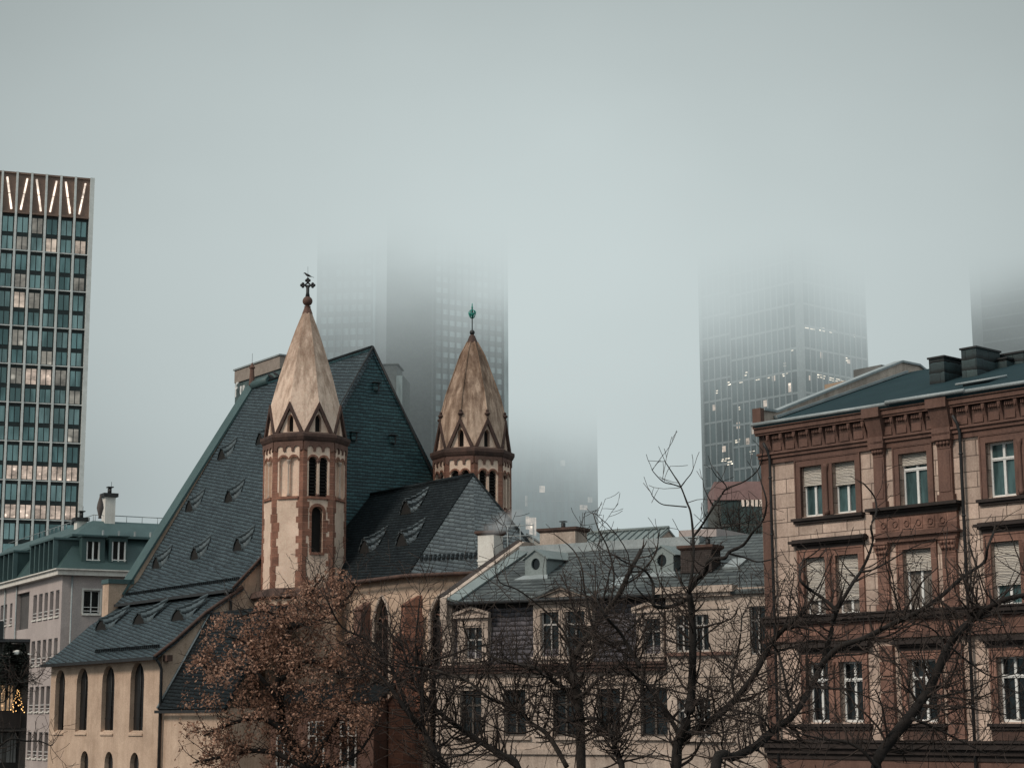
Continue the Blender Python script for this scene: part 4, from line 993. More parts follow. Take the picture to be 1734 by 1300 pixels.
# chimneys
def stack(pxa, pxb, yt, yb, ly, dy, mat, capm, pots=0, flare=.12):
    x0, x1 = HX(pxa, yt, ly), HX(pxb, yt, ly); zt_, zb_ = HZ(pxa, yt, ly), HZ(pxa, yb, ly) - .8
    b = MB(); b.box(x0, x1, ly, ly + dy, zb_, zt_ - .15); b.box(x0 - .03, x1 + .03, ly - .03, ly + dy + .03, zb_ + (zt_ - zb_) * .52, zb_ + (zt_ - zb_) * .52 + .07); c = b.build('chimney', mat, hou)
    b = MB(); b.prism([(x0 - .02, ly - .02, zt_ - .15), (x1 + .02, ly - .02, zt_ - .15), (x1 + .02, ly + dy + .02, zt_ - .15), (x0 - .02, ly + dy + .02, zt_ - .15)], [(x0 - flare, ly - flare, zt_ - .06), (x1 + flare, ly - flare, zt_ - .06), (x1 + flare, ly + dy + flare, zt_ - .06), (x0 - flare, ly + dy + flare, zt_ - .06)])
    b.box(x0 - flare, x1 + flare, ly - flare, ly + dy + flare, zt_ - .06, zt_ + .05); b.build('chimney_cap', capm, c)
    for k in range(pots):
        b = MB(); x = x0 + (x1 - x0) * (k + .5) / pots; b.tube([(x, ly + dy / 2, zt_), (x, ly + dy / 2, zt_ + .32)], .10, 8); b.box(x - .14, x + .14, ly + dy / 2 - .14, ly + dy / 2 + .14, zt_ + .36, zt_ + .40); b.build('flue_pot', metal_dark, c)
    return x0, x1, zt_
sm0 = stack(809, 836, 901, 975, 5.2, .8, plaster_white, darkstone, 2)
stack(914, 974, 897, 930, 6.2, 1.1, plaster_pale, darkstone, 1)
stack(1152, 1204, 926, 985, 1.9, .9, brick_dark, darkstone, 2)
# terrace behind the chimney
b = MB(); x0, x1 = HX(838, 930, 7.4), HX(903, 930, 7.4); zr_ = HZ(850, 935, 7.4)
for h in (.15, .75, 1.25): b.tube([(x0, 7.4, zr_ + h), (x1, 7.4, zr_ + h * .96)], .025, 5)
for k in range(4): x = x0 + (x1 - x0) * k / 3; b.tube([(x, 7.4, zr_ - 1), (x, 7.4, zr_ + 1.25)], .025, 5)
b.build('terrace_railing', metal_grey, hou)
# house behind with a seamed metal roof and pinkish gable
NF = Fr(*at(990, 915, 95)[:2], 1, -.62)
nb = thing('metal_roofed_house', 'house with grey seamed metal roof and a pinkish gable wall behind the cream house', 'house', NF)
NX = lambda px, py, ly=0: NF.on_y(px, py, ly)[0]
NZ = lambda px, py, ly=0: NF.on_y(px, py, ly)[1]
x1 = NX(1133, 897, 2.2); zr_ = NZ(1131, 895, 2.2); zE = NZ(1050, 928, 0)
b = MB(); b.slab([(-3.2, 0, zE), (x1, 0, zE), (x1, 2.2, zr_), (-3.2, 2.2, zr_)], .1); b.slab([(-3.2, 2.2, zr_), (x1, 2.2, zr_), (x1, 4.4, zE), (-3.2, 4.4, zE)], .1); r_ = b.build('roof', seam_roof, nb)
b = MB(); x = -3.1
while x < x1: b.prism([(x, .02, zE + .02), (x + .05, .02, zE + .02), (x + .05, 2.2, zr_ + .02), (x, 2.2, zr_ + .02)], [(x, .02, zE + .08), (x + .05, .02, zE + .08), (x + .05, 2.2, zr_ + .08), (x, 2.2, zr_ + .08)]); x += .42
b.tube([(-3.2, 2.2, zr_ + .06), (x1, 2.2, zr_ + .06)], .1, 5); b.build('standing_seam', seam_roof, r_)
b = MB(); b.prism([(x1 - .25, .2, -EYE), (x1 - .25, 4.2, -EYE), (x1 - .25, 4.2, zE), (x1 - .25, 2.2, zr_ - .1), (x1 - .25, .2, zE)], [(x1 - .05, .2, -EYE), (x1 - .05, 4.2, -EYE), (x1 - .05, 4.2, zE), (x1 - .05, 2.2, zr_ - .1), (x1 - .05, .2, zE)]); b.box(-3.2, x1 - .25, .2, .5, -EYE, zE - .05); b.build('wall', plaster_pale, nb)
x2 = NX(1213, 897, 3.2); b = MB(); b.box(x1 + .05, x2, 3.2, 7, -EYE, NZ(1180, 896, 3.2)); b.build('annex_wall', plaster_pink, nb)
# little gable peeping over the party wall
QF = Fr(*at(880, 925, 92)[:2], 1, -.3)
pk = thing('gabled_loft', 'small pale gable peeping over the party wall of the cream house', 'gable')
pk.location = (QF.o.x, QF.o.y, 0); pk.rotation_euler.z = QF.ang
xa, zA_ = 0, at(880, 926, 92)[2]; xb = QF.on_y(925, 926)[0]; zt_ = QF.on_y(893, 905)[1]; xm = QF.on_y(893, 905)[0]
b = MB(); b.prism([(xa, 0, -EYE), (xb, 0, -EYE), (xb, 0, zA_), (xm, 0, zt_), (xa, 0, zA_)], [(xa, 2, -EYE), (xb, 2, -EYE), (xb, 2, zA_), (xm, 2, zt_), (xa, 2, zA_)]); b.build('wall', plaster_white, pk)
b = MB(); b.slab([(xa - .15, -.1, zA_ - .05), (xm, -.1, zt_ + .08), (xm, 2, zt_ + .08), (xa - .15, 2, zA_ - .05)], .08); b.slab([(xb + .1, -.1, zA_), (xm, -.1, zt_ + .08), (xm, 2, zt_ + .08), (xb + .1, 2, zA_)], .08); b.build('roof', metal_grey, pk)

# ------------------------------------------------------------------ pinkish apartment block with green copper mansard, far left
c0 = at(106, 972, 122)
AF = Fr(c0.x, c0.y, math.sin(R(29)), -math.cos(R(29)))
apt = thing('apartment_block', 'pinkish rendered apartment block with green copper mansard roof behind the church', 'apartment block', AF)
AX = lambda px, py, ly=0: AF.on_y(px, py, ly)[0]
AZ = lambda px, py, ly=0: AF.on_y(px, py, ly)[1]
AY = lambda px, py, lx=0: AF.on_x(px, py, lx)[0]
AS = lambda px, py, lx=0: AF.on_x(px, py, lx)[1]
zc = c0.z; XW = -26.0; YW = 16.0
frow = [(1003, 1046), (1082, 1124), (1161, 1204), (1239, 1284)]
fz = [(AZ(78, a), AZ(78, q)) for a, q in frow]; st = (fz[0][1] - fz[3][1]) / 3
fx = [(AX(a, 1028), AX(q, 1028)) for a, q in ((56, 62), (65.4, 71.4), (74.8, 80.6), (84, 90), (93.7, 99.8))]
b = MB(); holes = [[(a, z0), (q, z0), (q, z1), (a, z1)] for z1, z0 in fz for a, q in fx]
loggia = (AX(27, 1030), AX(49, 1030))
holes.append([(loggia[0], fz[0][1] - .5), (loggia[1], fz[0][1] - .5), (loggia[1], fz[0][0] + .35), (loggia[0], fz[0][0] + .35)])
lw = [(AX(a, 1030), AX(q, 1030)) for a, q in ((1, 6), (7, 12), (17, 21), (23, 27))]
holes += [[(a, fz[0][1]), (q, fz[0][1]), (q, fz[0][0] - .2), (a, fz[0][0] - .2)] for a, q in lw if q < loggia[0]]
b.plate([(XW, -EYE), (0, -EYE), (0, zc), (XW, zc)], holes, Mf, .3)
f2 = [(AY(141, 1020), AY(169, 1020)), (AY(184, 1020), AY(212, 1020))]
fz2 = [(AS(155, 999), AS(155, 1039))] + [(AS(155, 999) - st * k, AS(155, 1039) - st * k) for k in (1, 2)]
b.plate([(0, -EYE), (YW, -EYE), (YW, zc), (0, zc)], [[(a, z0), (q, z0), (q, z1), (a, z1)] for z1, z0 in fz2 for a, q in f2], lambda s, h, e: (e, s, h), .3)
b.build('wall', plaster_pink, apt)
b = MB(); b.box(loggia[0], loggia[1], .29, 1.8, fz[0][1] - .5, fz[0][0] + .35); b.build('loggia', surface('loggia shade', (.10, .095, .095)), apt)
def fwin(a, q, z0, z1, side=False, rail=True):
    T = (lambda x, y, z: (x, y, z)) if not side else (lambda x, y, z: (-y, x, z))
    b = MB(); b.face([T(a, .22, z0), T(q, .22, z0), T(q, .22, z1), T(a, .22, z1)]); gl = b.build('window', glass_dark, apt)
    b = MB(); t = .07; m_ = (a + q) / 2
    for x in ((a, q - t, m_ - t / 2) if side else (q - t, q - 2.2 * t)): b.box(x, x + t, .14, .2, z0, z1, T)
    b.box(a, q, .14, .2, z0, z0 + t, T); b.box(a, q, .14, .2, z1 - t, z1, T)
    if rail:
        for h in (.18, .42): b.box(a, q, .02, .05, z0 + h, z0 + h + .04, T)
    b.build('frame', white_paint, gl)
    b = MB(); b.box(a - .08, q + .08, -.09, .1, z0 - .1, z0, T)
    if side: b.box(a - .12, a, -.03, .1, z0, z1 + .12, T); b.box(q, q + .12, -.03, .1, z0, z1 + .12, T); b.box(a, q, -.03, .1, z1, z1 + .12, T)
    b.build('sill', plaster_white, gl)
for z1, z0 in fz:
    for a, q in fx: fwin(a, q, z0, z1)
for a, q in lw:
    if q < loggia[0]: fwin(a, q, fz[0][1], fz[0][0] - .2)
for z1, z0 in fz2:
    for a, q in f2: fwin(a, q, z0, z1, True)
b = MB(); b.box(XW, .45, -.45, .3, zc - .05, zc + .28); b.box(-.3, .45, .3, YW, zc - .05, zc + .28); b.box(XW, .6, -.6, .3, zc + .28, zc + .36); b.box(-.3, .6, .3, YW, zc + .28, zc + .36); b.build('cornice', plaster_white, apt)
for x, y in ((.1, AY(121, 1000)), (AX(10.5, 1020), -.1), (AX(30, 1020), -.1)):
    b = MB(); b.tube([(x, y, zc), (x, y, -EYE)], .06, 6); b.build('downpipe', metal_grey, apt)
zm0 = zc + .36; zm1 = AS(180, 911, -1.2); ins = 1.25
b = MB(); b.prism([(XW, -.3, zm0), (.3, -.3, zm0), (.3, YW, zm0), (XW, YW, zm0)], [(XW, ins, zm1), (-ins, ins, zm1), (-ins, YW, zm1), (XW, YW, zm1)]); b.build('mansard', copper_dark, apt)
zr1 = AS(180, 882, -2.5)
b = MB(); b.box(XW, -ins + .5, ins - .5, YW, zm1, zm1 + .16); b.prism([(XW, ins - .2, zm1 + .16), (-ins + .2, ins - .2, zm1 + .16), (-ins + .2, YW, zm1 + .16), (XW, YW, zm1 + .16)], [(XW, ins + 1.4, zr1), (-ins - 1.4, ins + 1.4, zr1), (-ins - 1.4, YW, zr1), (XW, YW, zr1)]); b.build('upper_roof', copper, apt)
b = MB()
for y in range(0, 12): yy = ins + 1.6 + y * 1.1; b.tube([(-ins - 1.5, yy, zr1), (-ins - 1.5, yy, zr1 + .42)], .025, 4); b.box(-ins + .2, -ins + .5, yy, yy + .06, zm1 + .16, zm1 + .5)
b.tube([(-ins - 1.5, ins + 1.5, zr1 + .42), (-ins - 1.5, YW, zr1 + .42)], .03, 4)
for x in range(0, 14): xx = -ins - 1.6 - x * 1.1; b.tube([(xx, ins + 1.5, zr1), (xx, ins + 1.5, zr1 + .42)], .025, 4)
b.tube([(-ins - 1.5, ins + 1.5, zr1 + .42), (XW, ins + 1.5, zr1 + .42)], .03, 4); b.build('roof_railing', metal_grey, apt)
for px0, px1, wa, wb in ((139, 178, 147, 170), (185, 216, 190, 214)):
    y0, y1 = AY(px0, 930), AY(px1, 930); za, zb_ = AS(px0, 960), AS(px0, 908)
    b = MB(); q0, q1 = AY(wa, 930), AY(wb, 930); w1, w0_ = AS(wa, 916), AS(wa, 957)
    b.plate([(y0, za), (y1, za), (y1, zb_), (y0, zb_)], [[(q0, w0_), (q1, w0_), (q1, w1), (q0, w1)]], lambda s, h, e: (-.05 + e, s, h), .2)
    b.face([(-.05, y0, za), (-.05, y0, zb_), (-1.6, y0, zb_), (-1.6, y0, za)]); b.face([(-.05, y1, zb_), (-.05, y1, za), (-1.6, y1, za), (-1.6, y1, zb_)]); b.box(-1.6, .12, y0 - .1, y1 + .1, zb_, zb_ + .08)
    d = b.build('dormer', copper_dark, apt)
    b = MB(); b.face([(-.22, q0, w0_), (-.22, q1, w0_), (-.22, q1, w1), (-.22, q0, w1)]); b.build('window', glass_dark, d)
    b = MB(); m_ = (q0 + q1) / 2
    for y in (q0, m_ - .05, q1 - .1): b.box(-.2, -.13, y, y + .1, w0_, w1)
    b.box(-.2, -.13, q0, q1, w0_, w0_ + .1); b.box(.0, .04, q0, q1, w0_ + .35, w0_ + .40); b.build('window_frame', white_paint, d)
# copper dormer band with vertical fins on the long side
for px0, px1 in ((62, 101), (-6, 33)):
    x0, x1 = AX(px0, 945), AX(px1, 945); b = MB(); b.box(x0, x1, -.15, 1.6, zm0 + .1, zm1 - .25); d = b.build('dormer', copper_dark, apt)
    b = MB(); n = 5
    for k in range(n + 1): x = x0 + (x1 - x0) * k / n; b.box(x - .10, x + .10, -.45, -.15, zm0 + .12, zm1 - .15)
    b.box(x0 - .2, x1 + .2, -.5, 1.6, zm1 - .25, zm1 - .12); b.build('dormer_fin', copper, d)
    for k in range(n):
        x = x0 + (x1 - x0) * k / n; b = MB(); b.face([(x + .15, -.16, zm0 + .3), (x + (x1 - x0) / n - .15, -.16, zm0 + .3), (x + (x1 - x0) / n - .15, -.16, zm1 - .4), (x + .15, -.16, zm1 - .4)]); b.build('window', glass_dark, d)
b = MB(); xa, xb = AX(38, 950), AX(60, 950); b.slab([(xa, .1, zm0 + .1), (xb, .1, zm0 + .1), (xb, 1.1, zm1 - .2), (xa + 2.2, 1.1, zm1 - .2)], .1); b.build('glazed_slope', metal_grey, apt)
def roof_stack(px0, px1, yt, ly_, w2):
    p0, p1 = at(px0, yt, ly_), at(px1, yt, ly_); q = AF.loc(p0); w = (p1 - p0).length
    b = MB(); b.box(q.x - w * .55, q.x + w * .30, q.y, q.y + w * .8, zm1, p0.z - .25); ch = b.build('chimney', plaster_white, apt)
    b = MB(); b.box(q.x - w * .55 - .15, q.x + w * .30 + .15, q.y - .15, q.y + w * .8 + .15, p0.z - .25, p0.z)
    for k in (.25, .6): b.tube([(q.x - w * .55 + w * .85 * k, q.y + .4, p0.z), (q.x - w * .55 + w * .85 * k, q.y + .4, p0.z + .4)], .1, 6)
    b.box(q.x - .35, q.x + .15, q.y + .2, q.y + .6, p0.z + .42, p0.z + .48); b.tube([(q.x + .2, q.y + .4, p0.z + .1), (q.x + .9, q.y + .2, p0.z + .7)], .015, 4); b.build('chimney_cap', metal_dark, ch)
roof_stack(177, 199, 835, 126, 1); roof_stack(129, 150, 876, 127, 1)
p = at(169, 880, 124); b = MB(); b.lathe((0, 0), [(.12, 0), (.10, .15), (.14, .3), (.24, .7), (.20, 1.0), (.06, 1.5), (.02, 1.62)], 8)
tag(b.build('parasol', surface('brown canvas', (.10, .085, .08)), raw=True, loc=(p.x, p.y, AS(168, 882, -2.5) + EYE)), 'folded brown parasol standing on the copper roof terrace', 'parasol')
# balcony wing in front of it at the picture's edge
WF = Fr(*at(48, 1160, 113)[:2], 1, .34)
wing = thing('balcony_wing', 'dark balcony wing with lit windows and a planted terrace at the far left edge', 'balconies', WF)
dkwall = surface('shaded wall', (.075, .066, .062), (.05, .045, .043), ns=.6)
wz = [at(20, y, 114)[2] for y in (1083, 1149, 1232, 1330)]
b = MB(); b.box(-16, -.1, 2.0, 6, -EYE, wz[0] - .2); b.build('wall', dkwall, wing)
b = MB(); b.box(-.35, 0, 0, 6, -EYE, wz[0]); b.build('side_wall', dkwall, wing)
for i, zz in enumerate(wz[:3]):
    b = MB(); b.box(-16, 0, -.2, 2.2, zz - .18, zz); s_ = b.build('balcony', dkwall if i else surface('dark render', (.04, .043, .048)), wing)
    b = MB(); b.box(-16, -.4 - (i == 0) * 1.2, -.25, -.15, zz, zz + 1.05); b.build('balcony_parapet', surface('dark panel %d' % i, (.030, .036, .040) if i == 0 else (.035, .03, .03)), s_)
warm = lit('warm lit room', (1.0, .62, .33), .55, 22)
for i, (pxa, pxb, ya, yb, m_) in enumerate(((-8, 9, 1160, 1203, warm), (11, 22, 1160, 1203, warm), (-8, 12, 1240, 1290, glass_warm), (16, 24, 1240, 1290, glass_warm), (-6, 16, 1088, 1118, glass_warm))):
    x0, z1 = WF.on_y(pxa, ya, 1.98); x1, z0 = WF.on_y(pxb, yb, 1.98)
    b = MB(); b.face([(x0, 1.97, z0), (x1, 1.97, z0), (x1, 1.97, z1), (x0, 1.97, z1)]); gl = b.build('window', m_, wing)
    b = MB(); b.box(x0 - .06, x0 + .06, 1.9, 1.97, z0, z1); b.box(x1 - .06, x1 + .06, 1.9, 1.97, z0, z1); b.box((x0 + x1) / 2 - .04, (x0 + x1) / 2 + .04, 1.9, 1.97, z0, z1); b.build('frame', grey_paint, gl)
# lit christmas tree, string of lights, parasol and conifer on the terraces
p = at(29, 1206, 111.5); tw = thing('christmas_tree', 'small christmas tree covered in warm fairy lights on the dark balcony', 'christmas tree', loc=(p.x, p.y, p.z + EYE))
needle = surface('dark needles', (.018, .026, .022), (.010, .016, .014), ns=6, bump=.5)
random.seed(8)
def conifer(parent, H, r0, n, mat, droop=.25):
    b = MB()
    for _ in range(n):
        h = random.random() ** .8; rr = r0 * (1 - h) * random.uniform(.35, 1.05) + .02; w = random.uniform(0, 2 * PI); q = Vector((rr * math.cos(w), rr * math.sin(w), H * (.08 + .92 * h) - droop * rr))
        d = Vector((math.cos(w), math.sin(w), random.uniform(-.5, .3))).normalized() * H * .07; s_ = Vector((-d.y, d.x, random.uniform(-.3, .3) * d.length)) * .4
        b.face([q - s_, q + d * .3 - s_ * .2, q + d, q + s_])
    b.build('crown', mat, parent, raw=True)
    b = MB(); b.tube([(0, 0, 0), (0, 0, H)], [H * .03, .01], 6); b.build('trunk', bark, parent, raw=True)
conifer(tw, 1.35, .42, 260, needle)
b = MB()
for k in range(34):
    h = (k + .5) / 34; w = k * 2.4; rr = .40 * (1 - h) + .03; b.ball((rr * math.cos(w), rr * math.sin(w), 1.35 * h), .030, 5, 4)
b.build('fairy_light_string', lit('fairy light', (1, .55, .2), 5.0), tw, raw=True)
p = at(20, 1203, 112.6); b = MB()
for k in range(26): b.ball((k * .085 - 1.9, .03 * math.sin(k * .4), .05 * math.sin(k * 1.7) ), .024, 5, 4)
b.tube([(-1.95, 0, 0), (.3, 0, 0)], .008, 4)
tag(b.build('light_string', bpy.data.materials['fairy light'], raw=True, loc=(p.x, p.y, p.z + EYE), rot=(0, 0, WF.ang)), 'string of warm lights along the balcony parapet below the lit windows', 'string lights')
p = at(29, 1104, 112); pa = thing('parasol', 'open pale parasol on the upper balcony at the far left edge', 'parasol', loc=(p.x, p.y, wz[1] + EYE))
hh = p.z - wz[1]
b = MB(); b.lathe((0, 0), [(.92, hh - .14), (.5, hh + .02), (.03, hh + .14)], 8, smooth=False); b.build('canopy', plaster_white, pa, raw=True)
b = MB(); b.tube([(0, 0, 0), (0, 0, hh + .1)], .025, 6); b.build('pole', metal_dark, pa, raw=True)
for k, (px, py, H, r0, lab) in enumerate(((12, 1215, 3.4, 1.5, 'dark bushy conifer on the terrace at the left edge, the taller one'), (38, 1195, 2.6, .9, 'slim dark conifer beside the pinkish wall, the shorter one'))):
    p = at(px, py - 60, 111); c = thing('conifer', lab, 'conifer', group='conifers on the balcony wing', loc=(p.x, p.y, p.z + EYE - 1.0)); conifer(c, H, r0, 1500, needle)

# ------------------------------------------------------------------ office towers
fin_m = surface('pale aluminium', (.60, .62, .605), (.53, .55, .54), rough=.5, ns=.05, bump=.02, fine=1)
bronze = surface('bronze panel', (.19, .125, .095), (.15, .10, .08), rough=.5, ns=.1, bump=.02, fine=1)
grid_m = surface('misty grid', (.36, .37, .355), (.32, .33, .32), rough=.5, ns=.05, bump=.02, fine=1)
span = surface('dark spandrel', (.024, .036, .036), ns=.2, bump=.0, rough=.4, fine=1)  # haze in front of this tower is lifted into spandrel and glass colours
tglass = [glass('tower glass %d' % i, c, rough=.15, tint=(.35, .6, .6), wav=.05, sc_=.35, metal=.7) for i, c in enumerate(((.24, .36, .36), (.29, .41, .41), (.20, .32, .325)))]
lit_room = lit('lit office', (1.0, .82, .66), .85, 3.0)
lit_dim = lit('dim lit office', (.85, .80, .68), .40, 2.6)
lit_pink = lit('lit open plan office', (1.0, .79, .64), .85, 5.0)
tube_m = lit('lamp tube', (1.0, .84, .70), 2.4, 3)
e_ = at(147, 640, 360)
LF = Fr(e_.x, e_.y, math.sin(R(71)), math.cos(R(71)))
lt = thing('glass_tower', 'teal glass office tower with pale fins and slanted light tubes along its bronze top', 'office tower', LF)
fxs = [LF.on_y(px, 785)[0] for px in (8, 34, 60, 86, 110, 135)]
pit = (fxs[5] - fxs[0]) / 5; fxs = [fxs[5] - pit * (5 - k) for k in range(-1, 6)]; xe = LF.on_y(142.5, 785)[0]
zl = [LF.on_y(130, 368.5 + 64.4 * k)[1] for k in range(10)]; pz = (zl[0] - zl[9]) / 9; zl = [zl[0] - pz * k for k in range(20)]
ztop = LF.on_y(152, 302)[1]
b = MB(); b.box(fxs[0] - 12, xe, .5, 24, -EYE, ztop - .4); b.build('body', span, lt)
b = MB(); b.box(fxs[0] - 12, fxs[-1], .1, .5, zl[0], ztop - .3); b.build('crown_panel', bronze, lt)
b = MB(); b.box(fxs[-1], xe, -.5, 24.2, -EYE, ztop)
b.build('edge_band', fin_m, lt)
for k, x in enumerate(fxs[:-1]):
    b = MB(); b.box(x - .21, x + .21, -.40, .5, -EYE, ztop); b.build('fin', fin_m, lt)
b = MB(); b.box(fxs[0] - 12, fxs[-1], -.2, .5, ztop - .4, ztop - .05); b.box(fxs[0] - 12, fxs[-1], -.35, .48, zl[0] - .16, zl[0] + .16); b.build('top_rail', bronze, lt)
for k in range(1, 15):
    if zl[k] > -EYE + 2: b = MB(); b.box(fxs[0] - 12, fxs[-1], -.25, .48, zl[k] - .10, zl[k] + .10); b.build('floor_band', fin_m, lt)
for k in range(len(fxs) - 1):
    x0, x1 = fxs[k] + .9, fxs[k + 1] - .9
    if k % 2 == 1: x0, x1 = x1, x0
    A_, B_ = Vector((x0, -.05, ztop - 1.2)), Vector((x1, -.05, zl[0] + .7))
    for a, q in ((0, .485), (.515, 1)): b = MB(); b.tube([A_.lerp(B_, a), A_.lerp(B_, q)], .20, 6); b.build('light_tube', tube_m, lt)
lits = {(0, 3, 1): lit_room, (0, 5, 1): lit_room, (0, 6, 1): lit_room, (0, 1, 1): lit_dim, (1, 6, 0): lit_room, (1, 6, 1): lit_dim, (1, 5, 1): lit_dim, (2, 1, 0): lit_room, (2, 2, 0): lit_dim, (3, 3, 1): lit_dim, (4, 1, 0): lit_dim, (4, 2, 0): lit_pink, (4, 3, 0): lit_pink, (4, 4, 0): lit_dim,
        (6, 1, 1): lit_pink, (6, 2, 1): lit_pink, (6, 3, 1): lit_pink, (6, 4, 1): lit_pink, (6, 5, 1): lit_pink, (6, 6, 1): lit_dim, (7, 1, 1): lit_pink, (7, 2, 1): lit_pink, (7, 3, 1): lit_pink, (7, 4, 1): lit_pink, (7, 5, 1): lit_pink, (8, 1, 1): lit_pink, (1, 1, 1): lit_dim, (2, 6, 0): lit_dim, (3, 1, 0): lit_dim, (5, 5, 1): lit_dim, (0, 2, 0): lit_dim, (4, 5, 1): lit_dim}
random.seed(21)
w = pit - .72
def pane_set(h, part):
    b = MB(); t = .17
    n = 2
    cuts = (0, .50, 1.0)
    for a, q in zip(cuts, cuts[1:]): b.face([(a * w + t / 2, 0, 0), (q * w - t / 2, 0, 0), (q * w - t / 2, 0, h), (a * w + t / 2, 0, h)])
    return b
protos = {}; nwin = 0; rest = MB()
for r in range(9):
    z1 = zl[r]
    for half in (0, 1):
        za, zb_ = (z1 - pz * .10, z1 - pz * .50) if half == 0 else (z1 - pz * .62, z1 - pz * .96)
        for c in range(len(fxs) - 1):
            mt = lits.get((r, c, half)) or random.choice(tglass)
            key = (half, mt.name)
            x = fxs[c] + .36
            if nwin >= 100 or (r == 8 and half == 1 and c != 1):
                rest.face([(x, .4, zb_), (x + w, .4, zb_), (x + w, .4, za), (x, .4, za)]); continue
            if key not in protos: protos[key] = pane_set(za - zb_, half).build('window', mt, lt, raw=True, loc=(x, .38, zb_ + EYE))
            else: copy_part(protos[key], lt, (x, .38, zb_ + EYE))
            nwin += 1
if rest.f: tag(rest.build('lower_window', tglass[0], lt), kind='stuff')

def grid_face(parent, T, x0, x1, z0, z1, nx, nz, pane, pane_alt, budget, inset, fx=.12, fzr=.16, litm=None, litp=0.0, seed=0, bars=None, barw=.5, barh=.5, lines=None):
    """a curtain wall: separate panes (the first BUDGET nearest the eye line are parts of their own, the rest one part) and a proud grid"""
    rnd = random.Random(seed); px_, pz_ = (x1 - x0) / nx, (z1 - z0) / nz
    wq, hq = px_ * (1 - fx), pz_ * (1 - fzr); cells = []
    for j in range(nz):
        for i in range(nx): cells.append((i, j))
    left = MB(); pr_ = {}; k = 0
    for i, j in cells:
        m_ = pane if rnd.random() < .75 else pane_alt
        if litm and rnd.random() < litp: m_ = litm
        q = (x0 + px_ * (i + fx / 2), z0 + pz_ * (j + fzr / 2))
        if k < budget:
            if m_.name not in pr_:
                b = MB(); b.face([T(0, 0, -inset), T(wq, 0, -inset), T(wq, hq, -inset), T(0, hq, -inset)])
                o = Vector(T(0, 0, 0)); b.v = [tuple(Vector(v) - o) for v in b.v]
                p = Vector(T(*q, 0)); pr_[m_.name] = b.build('window', m_, parent, raw=True, loc=(p.x, p.y, p.z + EYE))
            else: p = Vector(T(*q, 0)); copy_part(pr_[m_.name], parent, (p.x, p.y, p.z + EYE))
            k += 1
        else: left.face([T(q[0], q[1], -inset), T(q[0] + wq, q[1], -inset), T(q[0] + wq, q[1] + hq, -inset), T(q[0], q[1] + hq, -inset)])
    if left.f: tag(left.build('upper_window', pane, parent), kind='stuff')
    if bars:
        b = MB()
        for i in range(nx + 1):
            x = x0 + px_ * i; b.prism([T(x - barw / 2, z0, -.3), T(x + barw / 2, z0, -.3), T(x + barw / 2, z0, .25), T(x - barw / 2, z0, .25)], [T(x - barw / 2, z1, -.3), T(x + barw / 2, z1, -.3), T(x + barw / 2, z1, .25), T(x - barw / 2, z1, .25)])
        for j in range(nz + 1):
            z_ = z0 + pz_ * j; b.prism([T(x0, z_ - barh / 2, -.3), T(x0, z_ - barh / 2, .2), T(x0, z_ + barh / 2, .2), T(x0, z_ + barh / 2, -.3)], [T(x1, z_ - barh / 2, -.3), T(x1, z_ - barh / 2, .2), T(x1, z_ + barh / 2, .2), T(x1, z_ + barh / 2, -.3)])
        b.build('facade_grid', bars, parent)
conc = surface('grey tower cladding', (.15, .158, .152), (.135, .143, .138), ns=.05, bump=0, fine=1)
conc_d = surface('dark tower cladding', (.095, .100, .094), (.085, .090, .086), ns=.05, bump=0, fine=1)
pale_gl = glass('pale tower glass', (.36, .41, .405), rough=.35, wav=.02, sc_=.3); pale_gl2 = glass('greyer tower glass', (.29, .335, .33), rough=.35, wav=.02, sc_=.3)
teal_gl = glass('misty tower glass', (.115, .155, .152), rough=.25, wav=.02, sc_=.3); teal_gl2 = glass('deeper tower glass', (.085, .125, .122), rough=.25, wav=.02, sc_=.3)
frontT = lambda y0=0: (lambda s, h, e: (s, y0 - e, h))
sideT = lambda x0=0: (lambda s, h, e: (x0 + e, s, h))
# twin-sided tower behind the spires
e_ = at(731, 600, 455); TF = Fr(e_.x, e_.y, math.sin(R(60)), math.cos(R(60)))
ct = thing('office_tower', 'grey office tower with one dark blank side, foggy top, behind the spires', 'office tower', TF)
xr = TF.on_y(857, 600)[0]; yl = TF.on_x(655, 600)[0]
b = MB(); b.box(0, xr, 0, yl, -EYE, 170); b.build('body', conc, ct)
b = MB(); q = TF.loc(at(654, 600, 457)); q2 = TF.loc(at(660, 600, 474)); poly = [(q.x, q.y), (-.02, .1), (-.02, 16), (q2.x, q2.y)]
b.prism([(x, y, -EYE) for x, y in poly], [(x, y, 168) for x, y in poly]); b.build('blank_side', conc_d, ct)  # side in shade: the shade is put into a darker cladding colour
z0 = TF.on_y(740, 775)[1]; sp_ = TF.on_y(740, 700)[1] - TF.on_y(740, 718.5)[1]
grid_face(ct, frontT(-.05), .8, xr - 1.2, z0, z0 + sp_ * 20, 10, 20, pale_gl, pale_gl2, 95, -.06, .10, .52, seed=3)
b = MB()
for k in range(11): x = .8 + (xr - 2) * k / 10; b.box(x - .16, x + .16, -.5, -.07, z0 - 20, 168)
b.build('mullion', conc_d, ct)
b = MB(); b.box(xr - .9, xr + .3, -.6, .5, -EYE, 168); b.build('edge_column', pale_gl, ct)
